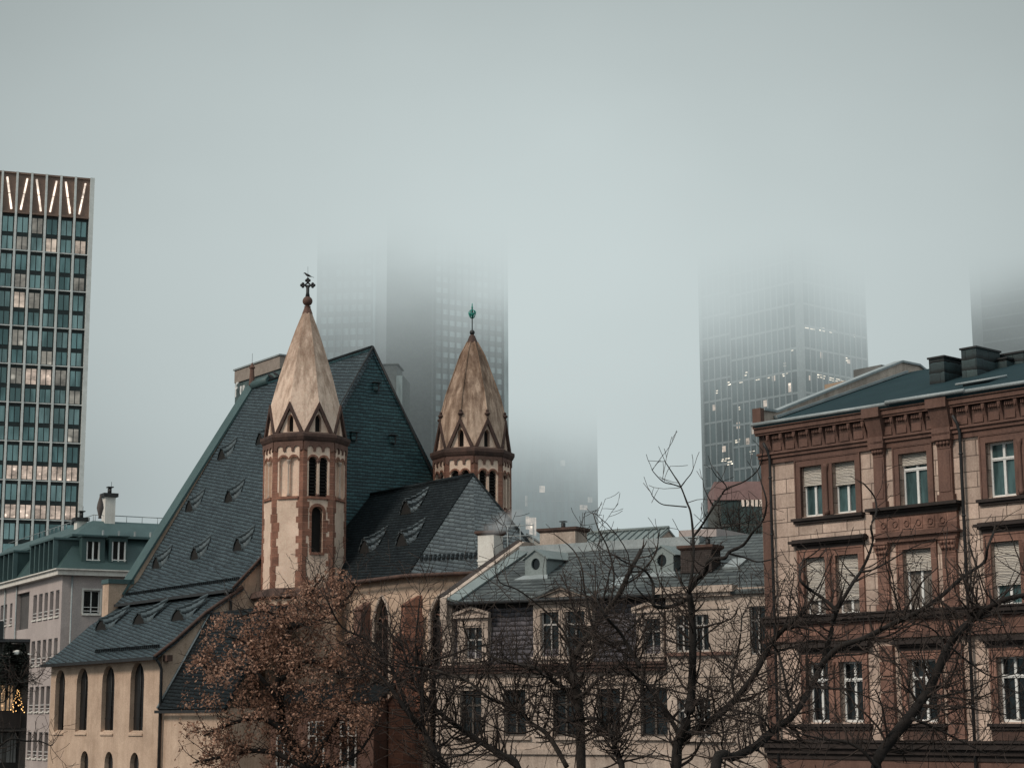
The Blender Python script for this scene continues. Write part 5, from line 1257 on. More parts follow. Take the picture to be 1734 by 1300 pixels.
# fainter slab left of it
e_ = at(535, 600, 470); SF = Fr(e_.x, e_.y, .985, -.12)
ls = thing('office_tower', 'faint pale slab tower with light window rows between the near spire and the grey tower', 'office tower', SF)
xr = SF.on_y(655, 600)[0]; b = MB(); b.box(0, xr, 0, 30, -EYE, 180); b.build('body', conc, ls)
z0 = SF.on_y(600, 672)[1]; sp_ = SF.on_y(600, 560)[1] - SF.on_y(600, 580)[1]
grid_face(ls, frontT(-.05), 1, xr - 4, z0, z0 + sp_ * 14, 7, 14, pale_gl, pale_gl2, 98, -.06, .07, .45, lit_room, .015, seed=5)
b = MB()
for k in range(8): x = 1 + (xr - 5) * k / 7; b.box(x - .2, x + .2, -.6, -.07, -EYE, 178)
b.build('mullion', conc, ls)
b = MB(); b.box(xr - 3.6, xr - 2.9, -1, .5, -EYE, 178); b.build('edge_column', pale_gl, ls)
# low glass tower
e_ = at(866, 800, 680); GF = Fr(e_.x, e_.y, .99, .12)
gt = thing('office_tower', 'dim teal glass tower with a few lit rooms, right of the rear spire', 'office tower', GF)
xr = GF.on_y(1012, 800)[0]; zt = 175; b = MB(); b.box(0, xr, 0, 30, -EYE, zt); b.build('body', conc_d, gt)
z0 = GF.on_y(900, 915)[1]; z1 = GF.on_y(900, 650)[1]
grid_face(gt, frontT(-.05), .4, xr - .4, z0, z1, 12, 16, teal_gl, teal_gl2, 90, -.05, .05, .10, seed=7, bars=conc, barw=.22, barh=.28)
for k, (px, py, ww, hh_) in enumerate(((918, 828, 9, 11), (953, 784, 8, 10), (988, 859, 13, 8), (999, 846, 8, 9), (891, 848, 4, 18), (893, 885, 6, 22), (902, 893, 12, 34))):
    x0, z1 = GF.on_y(px - ww / 2, py - hh_ / 2); x1, z0 = GF.on_y(px + ww / 2, py + hh_ / 2); b = MB(); b.face([(x0, -.3, z0), (x1, -.3, z0), (x1, -.3, z1), (x0, -.3, z1)]); b.build('lit_window', (lit_room, lit_dim)[k in (1, 3, 4)], gt)
# big corner tower on the right
e_ = at(1357, 600, 450); RF = Fr(e_.x, e_.y, math.sin(R(40.8)), -math.cos(R(40.8)))
rt = thing('office_tower', 'broad corner tower with pale facade grid and ceiling lights, fading into fog', 'office tower', RF)
xs = RF.on_y(1238, 700)[0]; xl_ = RF.on_y(1184, 700, 0)[0]; yr_ = RF.on_x(1470, 600)[0]
zrow = [RF.on_y(1355, y)[1] for y in (588, 626)]; rp = zrow[0] - zrow[1]
ztp = 165; b = MB(); b.box(xs, -.1, .1, yr_, -EYE, ztp); b.box(xl_, xs, 1.6, yr_, -EYE, ztp); b.build('body', conc_d, rt)
nz = 17; zb0 = zrow[1] - rp * 9
grid_face(rt, frontT(.05), xs + .5, -1.3, zb0, zb0 + rp * nz, 11, nz, teal_gl, teal_gl2, 60, .0, .1, .06, lit_dim, .04, seed=11, bars=grid_m, barw=.34, barh=.55)
grid_face(rt, sideT(-.05), 1.0, yr_ - .5, zb0, zb0 + rp * nz, 11, nz, teal_gl, teal_gl2, 0, .0, .1, .06, seed=12, bars=grid_m, barw=.34, barh=.55)
grid_face(rt, frontT(1.55), xl_ + .3, xs - .2, zb0 + rp * .35, zb0 + rp * (nz + .35), 5, nz, teal_gl, teal_gl2, 38, .0, .1, .06, lit_dim, .05, seed=13, bars=grid_m, barw=.34, barh=.55)
b = MB(); b.box(-1.1, .3, -.3, 1.0, -EYE, ztp); b.build('corner_column', grid_m, rt)
b = MB(); b.box(xl_ - .4, xl_ + .5, 1.1, 2, -EYE, ztp); b.build('corner_column', grid_m, rt)
random.seed(5)
clamp = lit('ceiling lamp', (1.0, .88, .70), 2.6, 3)
for px, py, side, n in ((1232, 648, 0, 5), (1252, 645, 0, 4), (1325, 634, 0, 3), (1262, 632, 0, 2), (1362, 551, 1, 6), (1388, 556, 1, 4), (1446, 567, 1, 2), (1383, 635, 1, 6), (1405, 640, 1, 7), (1421, 644, 1, 5), (1245, 746, 0, 4), (1222, 778, 0, 5), (1232, 783, 0, 4), (1212, 662, 0, 2), (1328, 616, 0, 2), (1278, 640, 0, 4), (1300, 637, 0, 3), (1440, 648, 1, 3), (1372, 553, 1, 4), (1405, 559, 1, 3), (1250, 690, 0, 2), (1290, 700, 0, 2), (1270, 765, 0, 3), (1340, 590, 0, 2), (1430, 606, 1, 2)):
    b = MB()
    for k in range(n):
        qx, qy = px + (k // 2) * 5 + random.uniform(-1, 1), py + (k % 2) * 4 + random.uniform(-.6, .6) + (k // 2) * (.8 if side else -.8)
        if side: s_, h = RF.on_x(qx, qy, .06); b.face([(.06, s_, h), (.06, s_ + 1.0, h), (.06, s_ + 1.0, h + .22), (.06, s_, h + .22)])
        else:
            s_, h = RF.on_y(qx, qy, -.02); b.face([(s_, -.02, h), (s_ + .7, -.02, h), (s_ + .7, -.02, h + .22), (s_, -.02, h + .22)])
    b.build('ceiling_light', clamp, rt)
for px, py, ww, hh_ in ((1338, 656, 7, 14), (1296, 683, 7, 10), (1276, 727, 7, 14), (1266, 747, 6, 10), (1391, 600, 5, 14), (1437, 612, 6, 8), (1310, 640, 6, 9), (1250, 720, 6, 10), (1209, 690, 5, 9), (1226, 760, 6, 9), (1372, 640, 5, 9)):
    b = MB()
    if px < 1357: x0, z1 = RF.on_y(px - ww / 2, py - hh_ / 2); x1, z0 = RF.on_y(px + ww / 2, py + hh_ / 2); b.face([(x0, .0, z0), (x1, .0, z0), (x1, .0, z1), (x0, .0, z1)])
    else: x0, z1 = RF.on_x(px - ww / 2, py - hh_ / 2); x1, z0 = RF.on_x(px + ww / 2, py + hh_ / 2); b.face([(.02, x0, z0), (.02, x1, z0), (.02, x1, z1), (.02, x0, z1)])
    b.build('lit_window', lit_room, rt)
# dark tower at the right edge
e_ = at(1664, 560, 442); DF = Fr(e_.x, e_.y, math.sin(R(50)), -math.cos(R(50)))
dt = thing('office_tower', 'dark blurred tower at the right edge, rising into the fog above the slate chimneys', 'office tower', DF)
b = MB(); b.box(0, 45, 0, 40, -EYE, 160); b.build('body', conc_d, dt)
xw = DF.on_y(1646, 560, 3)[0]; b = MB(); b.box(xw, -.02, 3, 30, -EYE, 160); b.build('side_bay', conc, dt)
b = MB()
for k in range(46): z_ = 20 + k * 3; b.box(0, 45, -.12, 0, z_, z_ + .5)
b.build('floor_band', conc, dt)

# ------------------------------------------------------------------ mid-distance blocks
e_ = at(397, 640, 150); PF = Fr(e_.x, e_.y, math.sin(R(35)), -math.cos(R(35)))
pb = thing('lettered_block', 'beige office block with white letters on its parapet behind the nave gable', 'office block', PF)
x1, zt = PF.on_y(474, 601); zt = PF.on_y(397, 628)[1]; zg_ = PF.on_y(397, 649)[1]
b = MB(); b.box(0, x1, 0, 2.2, zg_, zt); b.build('parapet', surface('beige cladding', (.27, .225, .195), (.24, .20, .175), ns=.3, bump=.03, fine=2), pb)
b = MB(); b.box(-.1, x1 + .1, -.1, 2.3, zt, zt + .12); b.build('coping', metal_grey, pb)
b = MB(); b.box(-.15, x1 + .1, .15, 2.2, -EYE, zg_); b.build('glazed_wall', teal_gl2, pb)
def lettering(txt, size, mat, parent, loc, rot, name='letter'):
    cu = bpy.data.curves.new('t', 'FONT'); cu.body = txt; cu.size = size; cu.extrude = .06
    o = bpy.data.objects.new('t', cu); col.objects.link(o); bpy.context.view_layer.update()
    me = bpy.data.meshes.new_from_object(o.evaluated_get(bpy.context.evaluated_depsgraph_get())); bpy.data.objects.remove(o)
    me.materials.append(mat); q = bpy.data.objects.new(name, me); col.objects.link(q); q.parent = parent; q.location = loc; q.rotation_euler = rot; return q
sx, sz = PF.on_y(400.5, 668)
for i, ch in enumerate('fu'): lettering(ch, 1.75, white_paint, pb, (sx + i * .85, -.12, sz + EYE - .25), (R(90), 0, 0))
e_ = at(1493, 640, 135); OF = Fr(e_.x, e_.y, math.sin(R(38)), -math.cos(R(38)))
gb = thing('hipped_block', 'grey roofed block with beige wall rising behind the brownstone parapet', 'office block', OF)
xl_, zl_ = OF.on_y(1445, 628); yr_, _ = OF.on_x(1600, 640); zt = OF.on_y(1493, 617)[1]; zw = OF.on_y(1493, 636)[1]
b = MB(); b.box(xl_, 0, 0, yr_, zw, zt); b.build('attic', metal_grey if False else surface('grey cladding', (.16, .165, .165), ns=.3, bump=0, fine=2), gb)
b = MB(); b.box(xl_ - 2.4, .4, -.6, yr_, -EYE, zw); b.build('wall', surface('sand render', (.40, .29, .21), ns=.3, bump=.03), gb)
e_ = at(1210, 860, 150); EF = Fr(e_.x, e_.y, 1, -.05)
eb = thing('office_annex', 'low office block with a red brown attic and glazed front behind the brownstone corner', 'office block', EF)
x1 = EF.on_y(1318, 860)[0]; zt = EF.on_y(1250, 815)[1]; za = EF.on_y(1250, 846)[1]; zq_ = EF.on_y(1250, 930)[1]
b = MB(); b.box(0, x1, 0, 10, za, zt); b.build('attic', surface('red brown cladding', (.27, .175, .17), (.24, .155, .15), ns=.4, bump=.02, fine=2), eb)  # red brown lightened towards grey, haze put into the colour
b = MB(); b.box(0, x1, .2, 10, -EYE, za); b.build('wall', conc_d, eb)
grid_face(eb, frontT(.15), .5, x1, zq_, za, 9, 2, teal_gl2, conc_d and teal_gl, 18, .0, .12, .1, seed=2)
for px in (1258, 1266, 1274, 1281, 1288, 1294):
    x0, z1 = EF.on_y(px - 2.6, 838); x1_, z0 = EF.on_y(px + 2.6, 857); b = MB(); b.face([(x0, .05, z0), (x1_, .05, z0), (x1_, .05, z1), (x0, .05, z1)]); b.build('lit_window', lit_room, eb)
e_ = at(640, 650, 425); VF = Fr(e_.x, e_.y, 1, -.1)
vb = thing('flat_roofed_block', 'grey flat roofed block showing just right of the slate gable', 'office block', VF)
x1, z1 = VF.on_y(681, 634); x2, z2 = VF.on_y(671, 616)
b = MB(); b.box(-8, x1, .5, 12, -EYE, z1); b.build('wall', conc, vb)
b = MB(); b.box(x2, x1, .2, .5, -EYE, z1 - .2); b.build('end_panel', pale_gl, vb)
b = MB(); b.box(-8, x2, 1, 9, z1, z2); b.box(-8, x2 + .4, .7, 9.3, z2, z2 + .25); b.build('attic', conc, vb)

# ------------------------------------------------------------------ birds and chimney smoke
def bird(p, rz_, s, label, up=.5):
    t = thing('bird', label, 'bird', group='dark birds resting on the church', loc=(p[0], p[1], p[2]), rz=rz_)
    b = MB(); n0 = len(b.v)
    prof = [(-.20, .0, .012), (-.13, .03, .035), (-.04, .07, .062), (.05, .11, .066), (.11, .16, .05), (.15, .205, .040), (.19, .22, .035), (.225, .215, .016), (.27, .205, .003)]
    b.tube([(x * s, 0, (z_ + .05) * s) for x, z_, r_ in prof], [r_ * s for x, z_, r_ in prof], 8)
    b.prism([(-.18 * s, -.02 * s, .06 * s), (-.18 * s, .02 * s, .06 * s), (-.34 * s, .035 * s, .0), (-.34 * s, -.035 * s, .0)], [(-.18 * s, -.02 * s, .045 * s), (-.18 * s, .02 * s, .045 * s), (-.34 * s, .035 * s, -.015 * s), (-.34 * s, -.035 * s, -.015 * s)])
    for sg in (-.03, .03): b.tube([(.0, sg * s, .07 * s), (.02 * s, sg * s, 0)], .008 * s, 4)
    b.build('body', crow_black, t, raw=True)
    for sg in (-1, 1):
        b = MB(); b.prism([(.10 * s, sg * .055 * s, .17 * s), (-.04 * s, sg * .075 * s, .14 * s), (-.26 * s, sg * .03 * s, .03 * s), (-.05 * s, sg * .07 * s, .06 * s)], [(.10 * s, sg * .06 * s, .175 * s), (-.04 * s, sg * .085 * s, .145 * s), (-.26 * s, sg * .035 * s, .035 * s), (-.05 * s, sg * .08 * s, .065 * s)]); b.build('wing', crow_black, t, raw=True)
    return t
# the cross top and the ridge carry them
cz = Z1['cross'] + .40 + EYE
bird((CF.o.x, CF.o.y, cz), R(165), 1.0, 'dark bird perched on top of the stone cross')
for px, lab in ((458, 'dark bird on the nave ridge, the left one, beside the end of the ridge sheet'), (467, 'dark bird on the nave ridge, the right one, next to the near spire')):
    # along the ridge line
    best = min((i * .05 for i in range(-330, -40)), key=lambda u: abs((lambda q: (867 + FPX * q[0] / (q[1] * cp + q[2] * sp)))((CF.o.x + CF.d.x * u + CF.b.x * CV, CF.o.y + CF.d.y * u + CF.b.y * CV, ZR)) - px))
    q = CF.o + CF.d * best + CF.b * CV; bird((q.x, q.y, ZR + .13 + EYE), R(140), 1.3, lab)
def smoke():
    t = NT('chimney smoke'); tc = t.n('ShaderNodeTexCoord').outputs['Object']
    nz = t.noise(tc, 1.5, 4, .6); d = t.n('ShaderNodeVectorMath', operation='LENGTH', i_0=t.n('ShaderNodeMapping', i_Vector=tc, i_Scale=(.80, 1.5, 1.9)).outputs[0]).outputs['Value']
    k = t.math('MULTIPLY', t.math('SUBTRACT', 1.0, d, True), t.ramp(nz, [(.42, 0.0), (.62, 1.0)])); k = t.math('MULTIPLY', k, 2.6)
    em = t.n('ShaderNodeEmission', i_Color=(.33, .34, .33, 1), i_Strength=k); ab = t.n('ShaderNodeVolumeAbsorption', i_Color=(0, 0, 0, 1), i_Density=k)
    ad = t.n('ShaderNodeAddShader', i_0=em.outputs[0], i_1=ab.outputs[0]); t.t.links.new(ad.outputs[0], t.out.inputs['Volume']); t.m.cycles.volume_step_rate = .5
    b = MB(); b.ball((0, 0, 0), 1.0, 14, 10, (1.25, .66, .52)); p = at(849, 884, 83.5)
    tag(b.build('smoke', t.m, raw=True, loc=(p.x, p.y, p.z + EYE), rot=(0, R(-22), 0)), 'thin puff of smoke drifting right from the white chimney pots', 'smoke')
smoke()

# ------------------------------------------------------------------ trees
def smooth(P, n=4):
    """Catmull-Rom through the points (position + radius)"""
    out = []
    for i in range(len(P) - 1):
        p0, p1, p2, p3 = P[max(i - 1, 0)], P[i], P[i + 1], P[min(i + 2, len(P) - 1)]
        for k in range(n):
            t = k / n
            out.append(tuple(.5 * (2 * b_ + (c_ - a_) * t + (2 * a_ - 5 * b_ + 4 * c_ - d_) * t * t + (3 * b_ - a_ - 3 * c_ + d_) * t ** 3) for a_, b_, c_, d_ in zip(p0, p1, p2, p3)))
    out.append(tuple(P[-1])); return out
RT = random.Random(77)
def shoot(b, p, d, L, r, lev, tips=None, trop=.10, wild=.24, kids=1.0, step=.16):
    n = max(3, int(L / step)); pts, rad = [p.copy()], [r]; bend = Vector((RT.uniform(-1, 1), RT.uniform(-1, 1), RT.uniform(-.4, 1))) * .10
    for i in range(n):
        f = (i + 1) / n
        d = (d + bend + Vector((RT.gauss(0, wild), RT.gauss(0, wild), RT.gauss(0, wild) + trop)) * .5).normalized()
        p = p + d * step; pts.append(p.copy()); rad.append(max(r * (1 - .58 * f), .0085))
        if RT.random() < .05: bend = Vector((RT.uniform(-1, 1), RT.uniform(-1, 1), RT.uniform(-.3, 1))) * .12
        if lev > 0 and i > 0 and RT.random() < (.34 if lev > 1 else .26) * kids:
            s_ = d.cross(Vector((RT.uniform(-1, 1), RT.uniform(-1, 1), RT.uniform(-1, 1)))).normalized()
            shoot(b, p, (d * .45 + s_ * .9).normalized(), L * RT.uniform(.28, .62) * (1 - f * .35), rad[-1] * .68, lev - 1, tips, trop, wild, kids, step)
    if tips is not None: tips += [(q, d) for q in pts[1:]]
    b.tube(pts, rad, 5 if r > .03 else 4 if r > .016 else 3, cap=r > .03)
def limb_path(pxl, Y0, r0, r1, jit=.5, n=4):
    P = []; m_ = len(pxl); yy = Y0
    for i, q in enumerate(pxl):
        if len(q) > 2: Yq = q[2]
        else: yy += RT.uniform(-jit, jit) * (i > 0); Yq = yy
        p = at(q[0], q[1], Yq); r = r0 + (r1 - r0) * i / max(1, m_ - 1); P.append((p.x, p.y, p.z, r))
    return smooth(P, n)
def bare_tree(label, Y, base, limbs, dens=1.0, mat=bark, group='bare trees along the street', twl=1.0, name='bare_tree', up=.12, twm=None, lev=2):
    """limbs: (picture points, thickness at both ends in picture pixels, twig density)"""
    g0 = at(base[0], base[1], Y); t = thing(name, label, 'tree', group=group, loc=(g0.x, g0.y, 0))
    org = Vector((g0.x, g0.y, 0)); lb, tw_ = MB(), MB(); k = Y / FPX / 2 * .79
    lb.tube([(0, 0, -EYE), (0.02, 0, -EYE + .6), (0, 0, g0.z)], [base[2] * k * 1.9, base[2] * k * 1.3, base[2] * k], 10)
    for pxl, w0, w1, dn in limbs:
        P = limb_path(pxl, Y, w0 * k, w1 * k)
        pts = [Vector(q[:3]) - org for q in P]; rad = [q[3] * RT.uniform(.93, 1.09) for q in P]
        lb.tube(pts, rad, 8 if w0 > 5 else 6)
        if w0 > 9:
            for q in range(int(len(pts) / 4)):
                i = RT.randrange(len(pts)); lb.ball(pts[i] + Vector((RT.uniform(-.6, .6), -.4, RT.uniform(-.6, .6))) * rad[i], rad[i] * .75, 7, 5)
        L = sum((a - c).length for a, c in zip(pts, pts[1:])); cnt = int(L * 13.5 * dn * dens)
        for _ in range(cnt):
            f = RT.random(); f = .12 + .88 * f; i = min(int(f * (len(pts) - 1)), len(pts) - 2); p = pts[i].lerp(pts[i + 1], RT.random())
            yp = 650 - FPX * (-(p.y + org.y) * sp + p.z * cp) / ((p.y + org.y) * cp + p.z * sp)
            if dens > .8 and group.startswith('bare') and RT.random() > (.24 if yp < 950 else .38 if yp < 1030 else 1.0): continue
            ax = (pts[i + 1] - pts[i]).normalized(); s_ = ax.cross(Vector((RT.gauss(0, .5), -1 + RT.gauss(0, .9), RT.gauss(0, .5)))).normalized()
            if RT.random() < .5: s_ = -s_
            d = (s_ + ax * RT.uniform(0, .8) + Vector((0, 0, RT.uniform(-.2, .5)))).normalized()
            shoot(tw_, p, d, RT.choice((.5, .8, 1.1, 1.6, 2.2)) * twl * (.62 if yp < 950 else 1), min(rad[i] * .5, RT.uniform(.016, .036)), 1 if yp < 950 else lev, trop=up)
        ax = (pts[-1] - pts[-2]).normalized()
        hi = 650 - FPX * (-(pts[-1].y + org.y) * sp + pts[-1].z * cp) / ((pts[-1].y + org.y) * cp + pts[-1].z * sp) < 960
        for _ in range(2 if hi else 3): shoot(tw_, pts[-1], (ax + Vector((RT.gauss(0, .45), RT.gauss(0, .4), RT.gauss(0, .45) + .1))).normalized(), RT.uniform(.9, 1.9) * (.28 if hi else 1) * twl, min(rad[-1] * .8, .03), 0 if hi else lev, trop=up)
    lb.build('trunk', mat, t); tw_.build('crown', twm or twig_brown, t); return t

bare_tree('bare tree with a long limb falling to the lower right in front of the porch', 58, (800, 1420, 30), [
    ([(800, 1420), (760, 1310), (737, 1274), (716, 1235), (692, 1208), (666, 1169), (640, 1140), (610, 1122)], 17, 4, .9),
    ([(716, 1235), (714, 1180), (716, 1138), (711, 1125), (735, 1117), (763, 1109), (797, 1096), (830, 1090)], 9, 3, 1.0),
    ([(692, 1208), (676, 1160), (658, 1122), (627, 1085), (580, 1062), (556, 1020)], 8, 3, .8),
    ([(711, 1130), (704, 1090), (708, 1040), (712, 1005)], 5, 2, .9),
    ([(880, 1400), (877, 1300), (849, 1277), (816, 1257), (781, 1233), (753, 1213), (720, 1183), (700, 1150), (680, 1090)], 17, 5, 1.1),
    ([(816, 1257), (790, 1275), (760, 1282), (738, 1290)], 6, 2, .8)], dens=1.0)
bare_tree('bare tree with an upright pale trunk in front of the mansard house', 54, (988, 1400, 26), [
    ([(988, 1400), (984, 1300), (982, 1209), (974, 1160), (967, 1128), (985, 1092), (1004, 1063), (1031, 1030), (1051, 1001), (1066, 968), (1086, 931)], 23, 9, 1.0),
    ([(979, 1205), (973, 1183), (951, 1161), (923, 1143), (901, 1128), (865, 1122), (831, 1110), (800, 1093), (785, 1060)], 11, 3, 1.0),
    ([(973, 1183), (997, 1167), (1015, 1147), (1046, 1126), (1075, 1100), (1090, 1070)], 8, 3, 1.0),
    ([(960, 1298), (941, 1264), (923, 1239), (897, 1222), (879, 1200), (853, 1191), (823, 1178), (799, 1157), (766, 1143), (724, 1132), (690, 1128)], 11, 4, 1.1),
    ([(899, 1222), (906, 1195), (912, 1160), (935, 1130)], 5, 2, 1.0),
    ([(868, 1018), (842, 990)], 2.5, 2, .0),
    ([(967, 1128), (960, 1080), (930, 1040), (880, 1000), (846, 985), (838, 955)], 5, 2, .5),
    ([(1004, 1063), (990, 1000), (985, 960), (970, 930), (940, 905)], 5, 2, .5),
    ([(1031, 1030), (1040, 980), (1030, 930), (1013, 895), (1005, 870)], 5, 2, .5)], dens=1.0, mat=bark_pale)
bare_tree('bare tree arching over to the left between the pale trunk and the tall forked tree', 52, (1056, 1400, 22), [
    ([(1056, 1400), (1053, 1300), (1048, 1283), (1036, 1246), (1030, 1233), (1012, 1217), (986, 1216), (962, 1222), (930, 1215)], 15, 4, 1.2),
    ([(1040, 1260), (1060, 1230), (1075, 1190), (1100, 1165)], 6, 2, 1.2)], dens=1.0)
bare_tree('tall bare tree whose forked crown reaches above the cream house roof', 50, (1143, 1400, 34), [
    ([(1143, 1400), (1145, 1300), (1149, 1255), (1164, 1218), (1171, 1163), (1173, 1110), (1172, 1047), (1167, 1005)], 25, 13, .8),
    ([(1165, 1005), (1178, 982), (1194, 968), (1199, 951), (1210, 946), (1228, 944), (1235, 934), (1259, 922), (1275, 900), (1292, 880), (1298, 850), (1290, 820)], 12, 3, .55),
    ([(1168, 1012), (1152, 1020), (1132, 1027), (1109, 1026), (1105, 1012), (1107, 993), (1099, 974), (1086, 962), (1060, 952), (1040, 940)], 10, 3, .6),
    ([(1166, 1000), (1173, 960), (1174, 914), (1170, 870), (1163, 850), (1152, 822), (1140, 803), (1126, 781)], 7, 2, .5),
    ([(1174, 908), (1186, 893), (1207, 860), (1221, 839), (1231, 827), (1262, 814), (1285, 793), (1292, 764)], 6, 2, .4),
    ([(1231, 829), (1228, 820), (1215, 808), (1206, 795)], 3, 1.6, .3),
    ([(1208, 856), (1200, 843), (1192, 825), (1190, 812)], 3, 1.5, .3),
    ([(1163, 858), (1140, 856), (1120, 853), (1106, 841), (1102, 833)], 3, 1.6, .25),
    ([(1152, 824), (1140, 820), (1124, 816), (1110, 803), (1104, 795)], 3, 1.6, .25),
    ([(1153, 824), (1162, 812), (1170, 802), (1174, 793)], 3, 1.6, .3),
    ([(1186, 893), (1215, 894), (1248, 888), (1275, 878)], 4, 2, .4),
    ([(1234, 937), (1262, 944), (1283, 951), (1310, 946)], 5, 2.5, .5),
    ([(1149, 1240), (1134, 1215), (1120, 1194), (1097, 1161), (1079, 1148), (1066, 1135)], 12, 5, 1.0),
    ([(1085, 1128), (1072, 1109), (1051, 1072), (1024, 1041), (1010, 1015)], 9, 4, .9),
    ([(1093, 1037), (1076, 1056), (1059, 1070)], 6, 3, .8),
    ([(1153, 1252), (1186, 1231), (1219, 1209), (1245, 1183), (1278, 1141), (1305, 1090), (1332, 1060), (1361, 1035)], 16, 9, .8),
    ([(1245, 1183), (1240, 1150), (1248, 1110), (1254, 1075), (1256, 1045)], 6, 3, .9),
    ([(1219, 1209), (1225, 1240), (1222, 1262), (1230, 1275)], 5, 3, .6),
    ([(1173, 1150), (1205, 1168), (1230, 1171), (1245, 1176)], 4, 2, .8)], dens=1.0)
bare_tree('bare tree with a knobbly leaning limb across the brownstone corner', 47, (1210, 1400, 36), [
    ([(1210, 1400), (1212, 1300), (1223, 1276), (1241, 1281), (1278, 1263), (1306, 1239), (1325, 1225), (1345, 1208), (1374, 1162), (1396, 1112), (1409, 1063), (1413, 1040)], 24, 9, .7),
    ([(1411, 1050), (1415, 1034), (1398, 1016), (1375, 1000), (1356, 984), (1354, 966)], 9, 5, .6),
    ([(1415, 1036), (1430, 1010), (1445, 985), (1457, 968), (1470, 942), (1478, 915), (1475, 890), (1484, 866), (1480, 840), (1462, 818)], 9, 3, .5),
    ([(1457, 968), (1478, 964), (1505, 950), (1535, 932), (1560, 920)], 5, 2, .5),
    ([(1385, 1132), (1420, 1096), (1463, 1080), (1511, 1056), (1551, 1037), (1591, 1011), (1631, 976), (1666, 952), (1672, 928), (1683, 900)], 13, 5, .7),
    ([(1345, 1208), (1335, 1180), (1327, 1140), (1318, 1105), (1308, 1090)], 7, 4, .8),
    ([(1306, 1239), (1290, 1215), (1268, 1206), (1240, 1210), (1215, 1212)], 5, 2, .9),
    ([(1374, 1162), (1400, 1165), (1440, 1168), (1480, 1185), (1520, 1205)], 5, 2, .9)], dens=1.0)
bare_tree('dark bare tree with a thick diagonal limb at the lower right', 44, (1480, 1420, 34), [
    ([(1480, 1420), (1484, 1299), (1503, 1259), (1538, 1216), (1562, 1183), (1578, 1157), (1602, 1103), (1620, 1073), (1645, 1050), (1666, 1035), (1687, 1021), (1710, 1012), (1740, 1006)], 26, 10, .8),
    ([(1602, 1103), (1590, 1075), (1570, 1060), (1545, 1055)], 5, 2, .8),
    ([(1610, 1095), (1640, 1120), (1680, 1145), (1720, 1140)], 5, 2, .9),
    ([(1578, 1180), (1610, 1175), (1650, 1165), (1700, 1140)], 6, 2, .9),
    ([(1484, 1299), (1460, 1270), (1430, 1255), (1390, 1250), (1350, 1240)], 8, 3, 1.1),
    ([(1687, 1021), (1668, 1000), (1655, 960), (1640, 920)], 4, 2, .6),
    ([(1545, 1216), (1580, 1230), (1620, 1250), (1670, 1275)], 7, 3, 1.1)], dens=1.0)
bare_tree('bare branches reaching in over the dark balcony at the left edge', 70, (-60, 1330, 16), [
    ([(-60, 1330), (-30, 1290), (0, 1262), (20, 1250), (45, 1254), (66, 1254), (86, 1262)], 6, 2, .5),
    ([(-30, 1290), (-10, 1195), (6, 1188), (25, 1165), (33, 1150)], 4, 1.5, .6),
    ([(-10, 1195), (10, 1160), (36, 1155), (60, 1150), (72, 1138)], 3, 1.5, .3)], dens=.7, twl=.7)
bare_tree('bushy small bare tree in front of the glazed block beside the brownstone corner', 100, (1250, 1010, 8), [
    ([(1250, 1010), (1250, 960), (1248, 925), (1252, 890), (1250, 862)], 6, 2, 1.3),
    ([(1250, 970), (1232, 930), (1222, 895), (1216, 868)], 4, 2, 1.3), ([(1250, 970), (1270, 930), (1282, 900), (1288, 872)], 4, 2, 1.3),
    ([(1249, 940), (1240, 900), (1234, 872)], 3, 2, 1.2), ([(1251, 940), (1264, 905), (1270, 870)], 3, 2, 1.2)], group='background trees', name='small_tree', twl=.8, up=.3)

# the tree that keeps its dry brown leaves
leaf_m = NT('dry brown leaves')
def leafmat(t):
    pos = t.n('ShaderNodeNewGeometry').outputs['Position']; rnd = t.n('ShaderNodeAttribute', attribute_name='tone').outputs['Fac']
    big = t.noise(pos, .9, 3)
    k = t.math('ADD', t.math('MULTIPLY', rnd, .75), t.math('MULTIPLY', t.ramp(big, [(.35, 0.0), (.65, 1.0)]), .25))
    c = t.ramp(k, [(0.0, (.085, .046, .035)), (.3, (.235, .133, .095)), (.65, (.42, .245, .18)), (1.0, (.66, .43, .325))])
    d = t.n('ShaderNodeBsdfDiffuse', i_Color=c); tr = t.n('ShaderNodeBsdfTranslucent', i_Color=c); mx = t.n('ShaderNodeMixShader', i_0=.25, i_1=d.outputs[0], i_2=tr.outputs[0])
    t.t.links.new(mx.outputs[0], t.out.inputs[0]); return t.m
leaf_mat = leafmat(leaf_m)
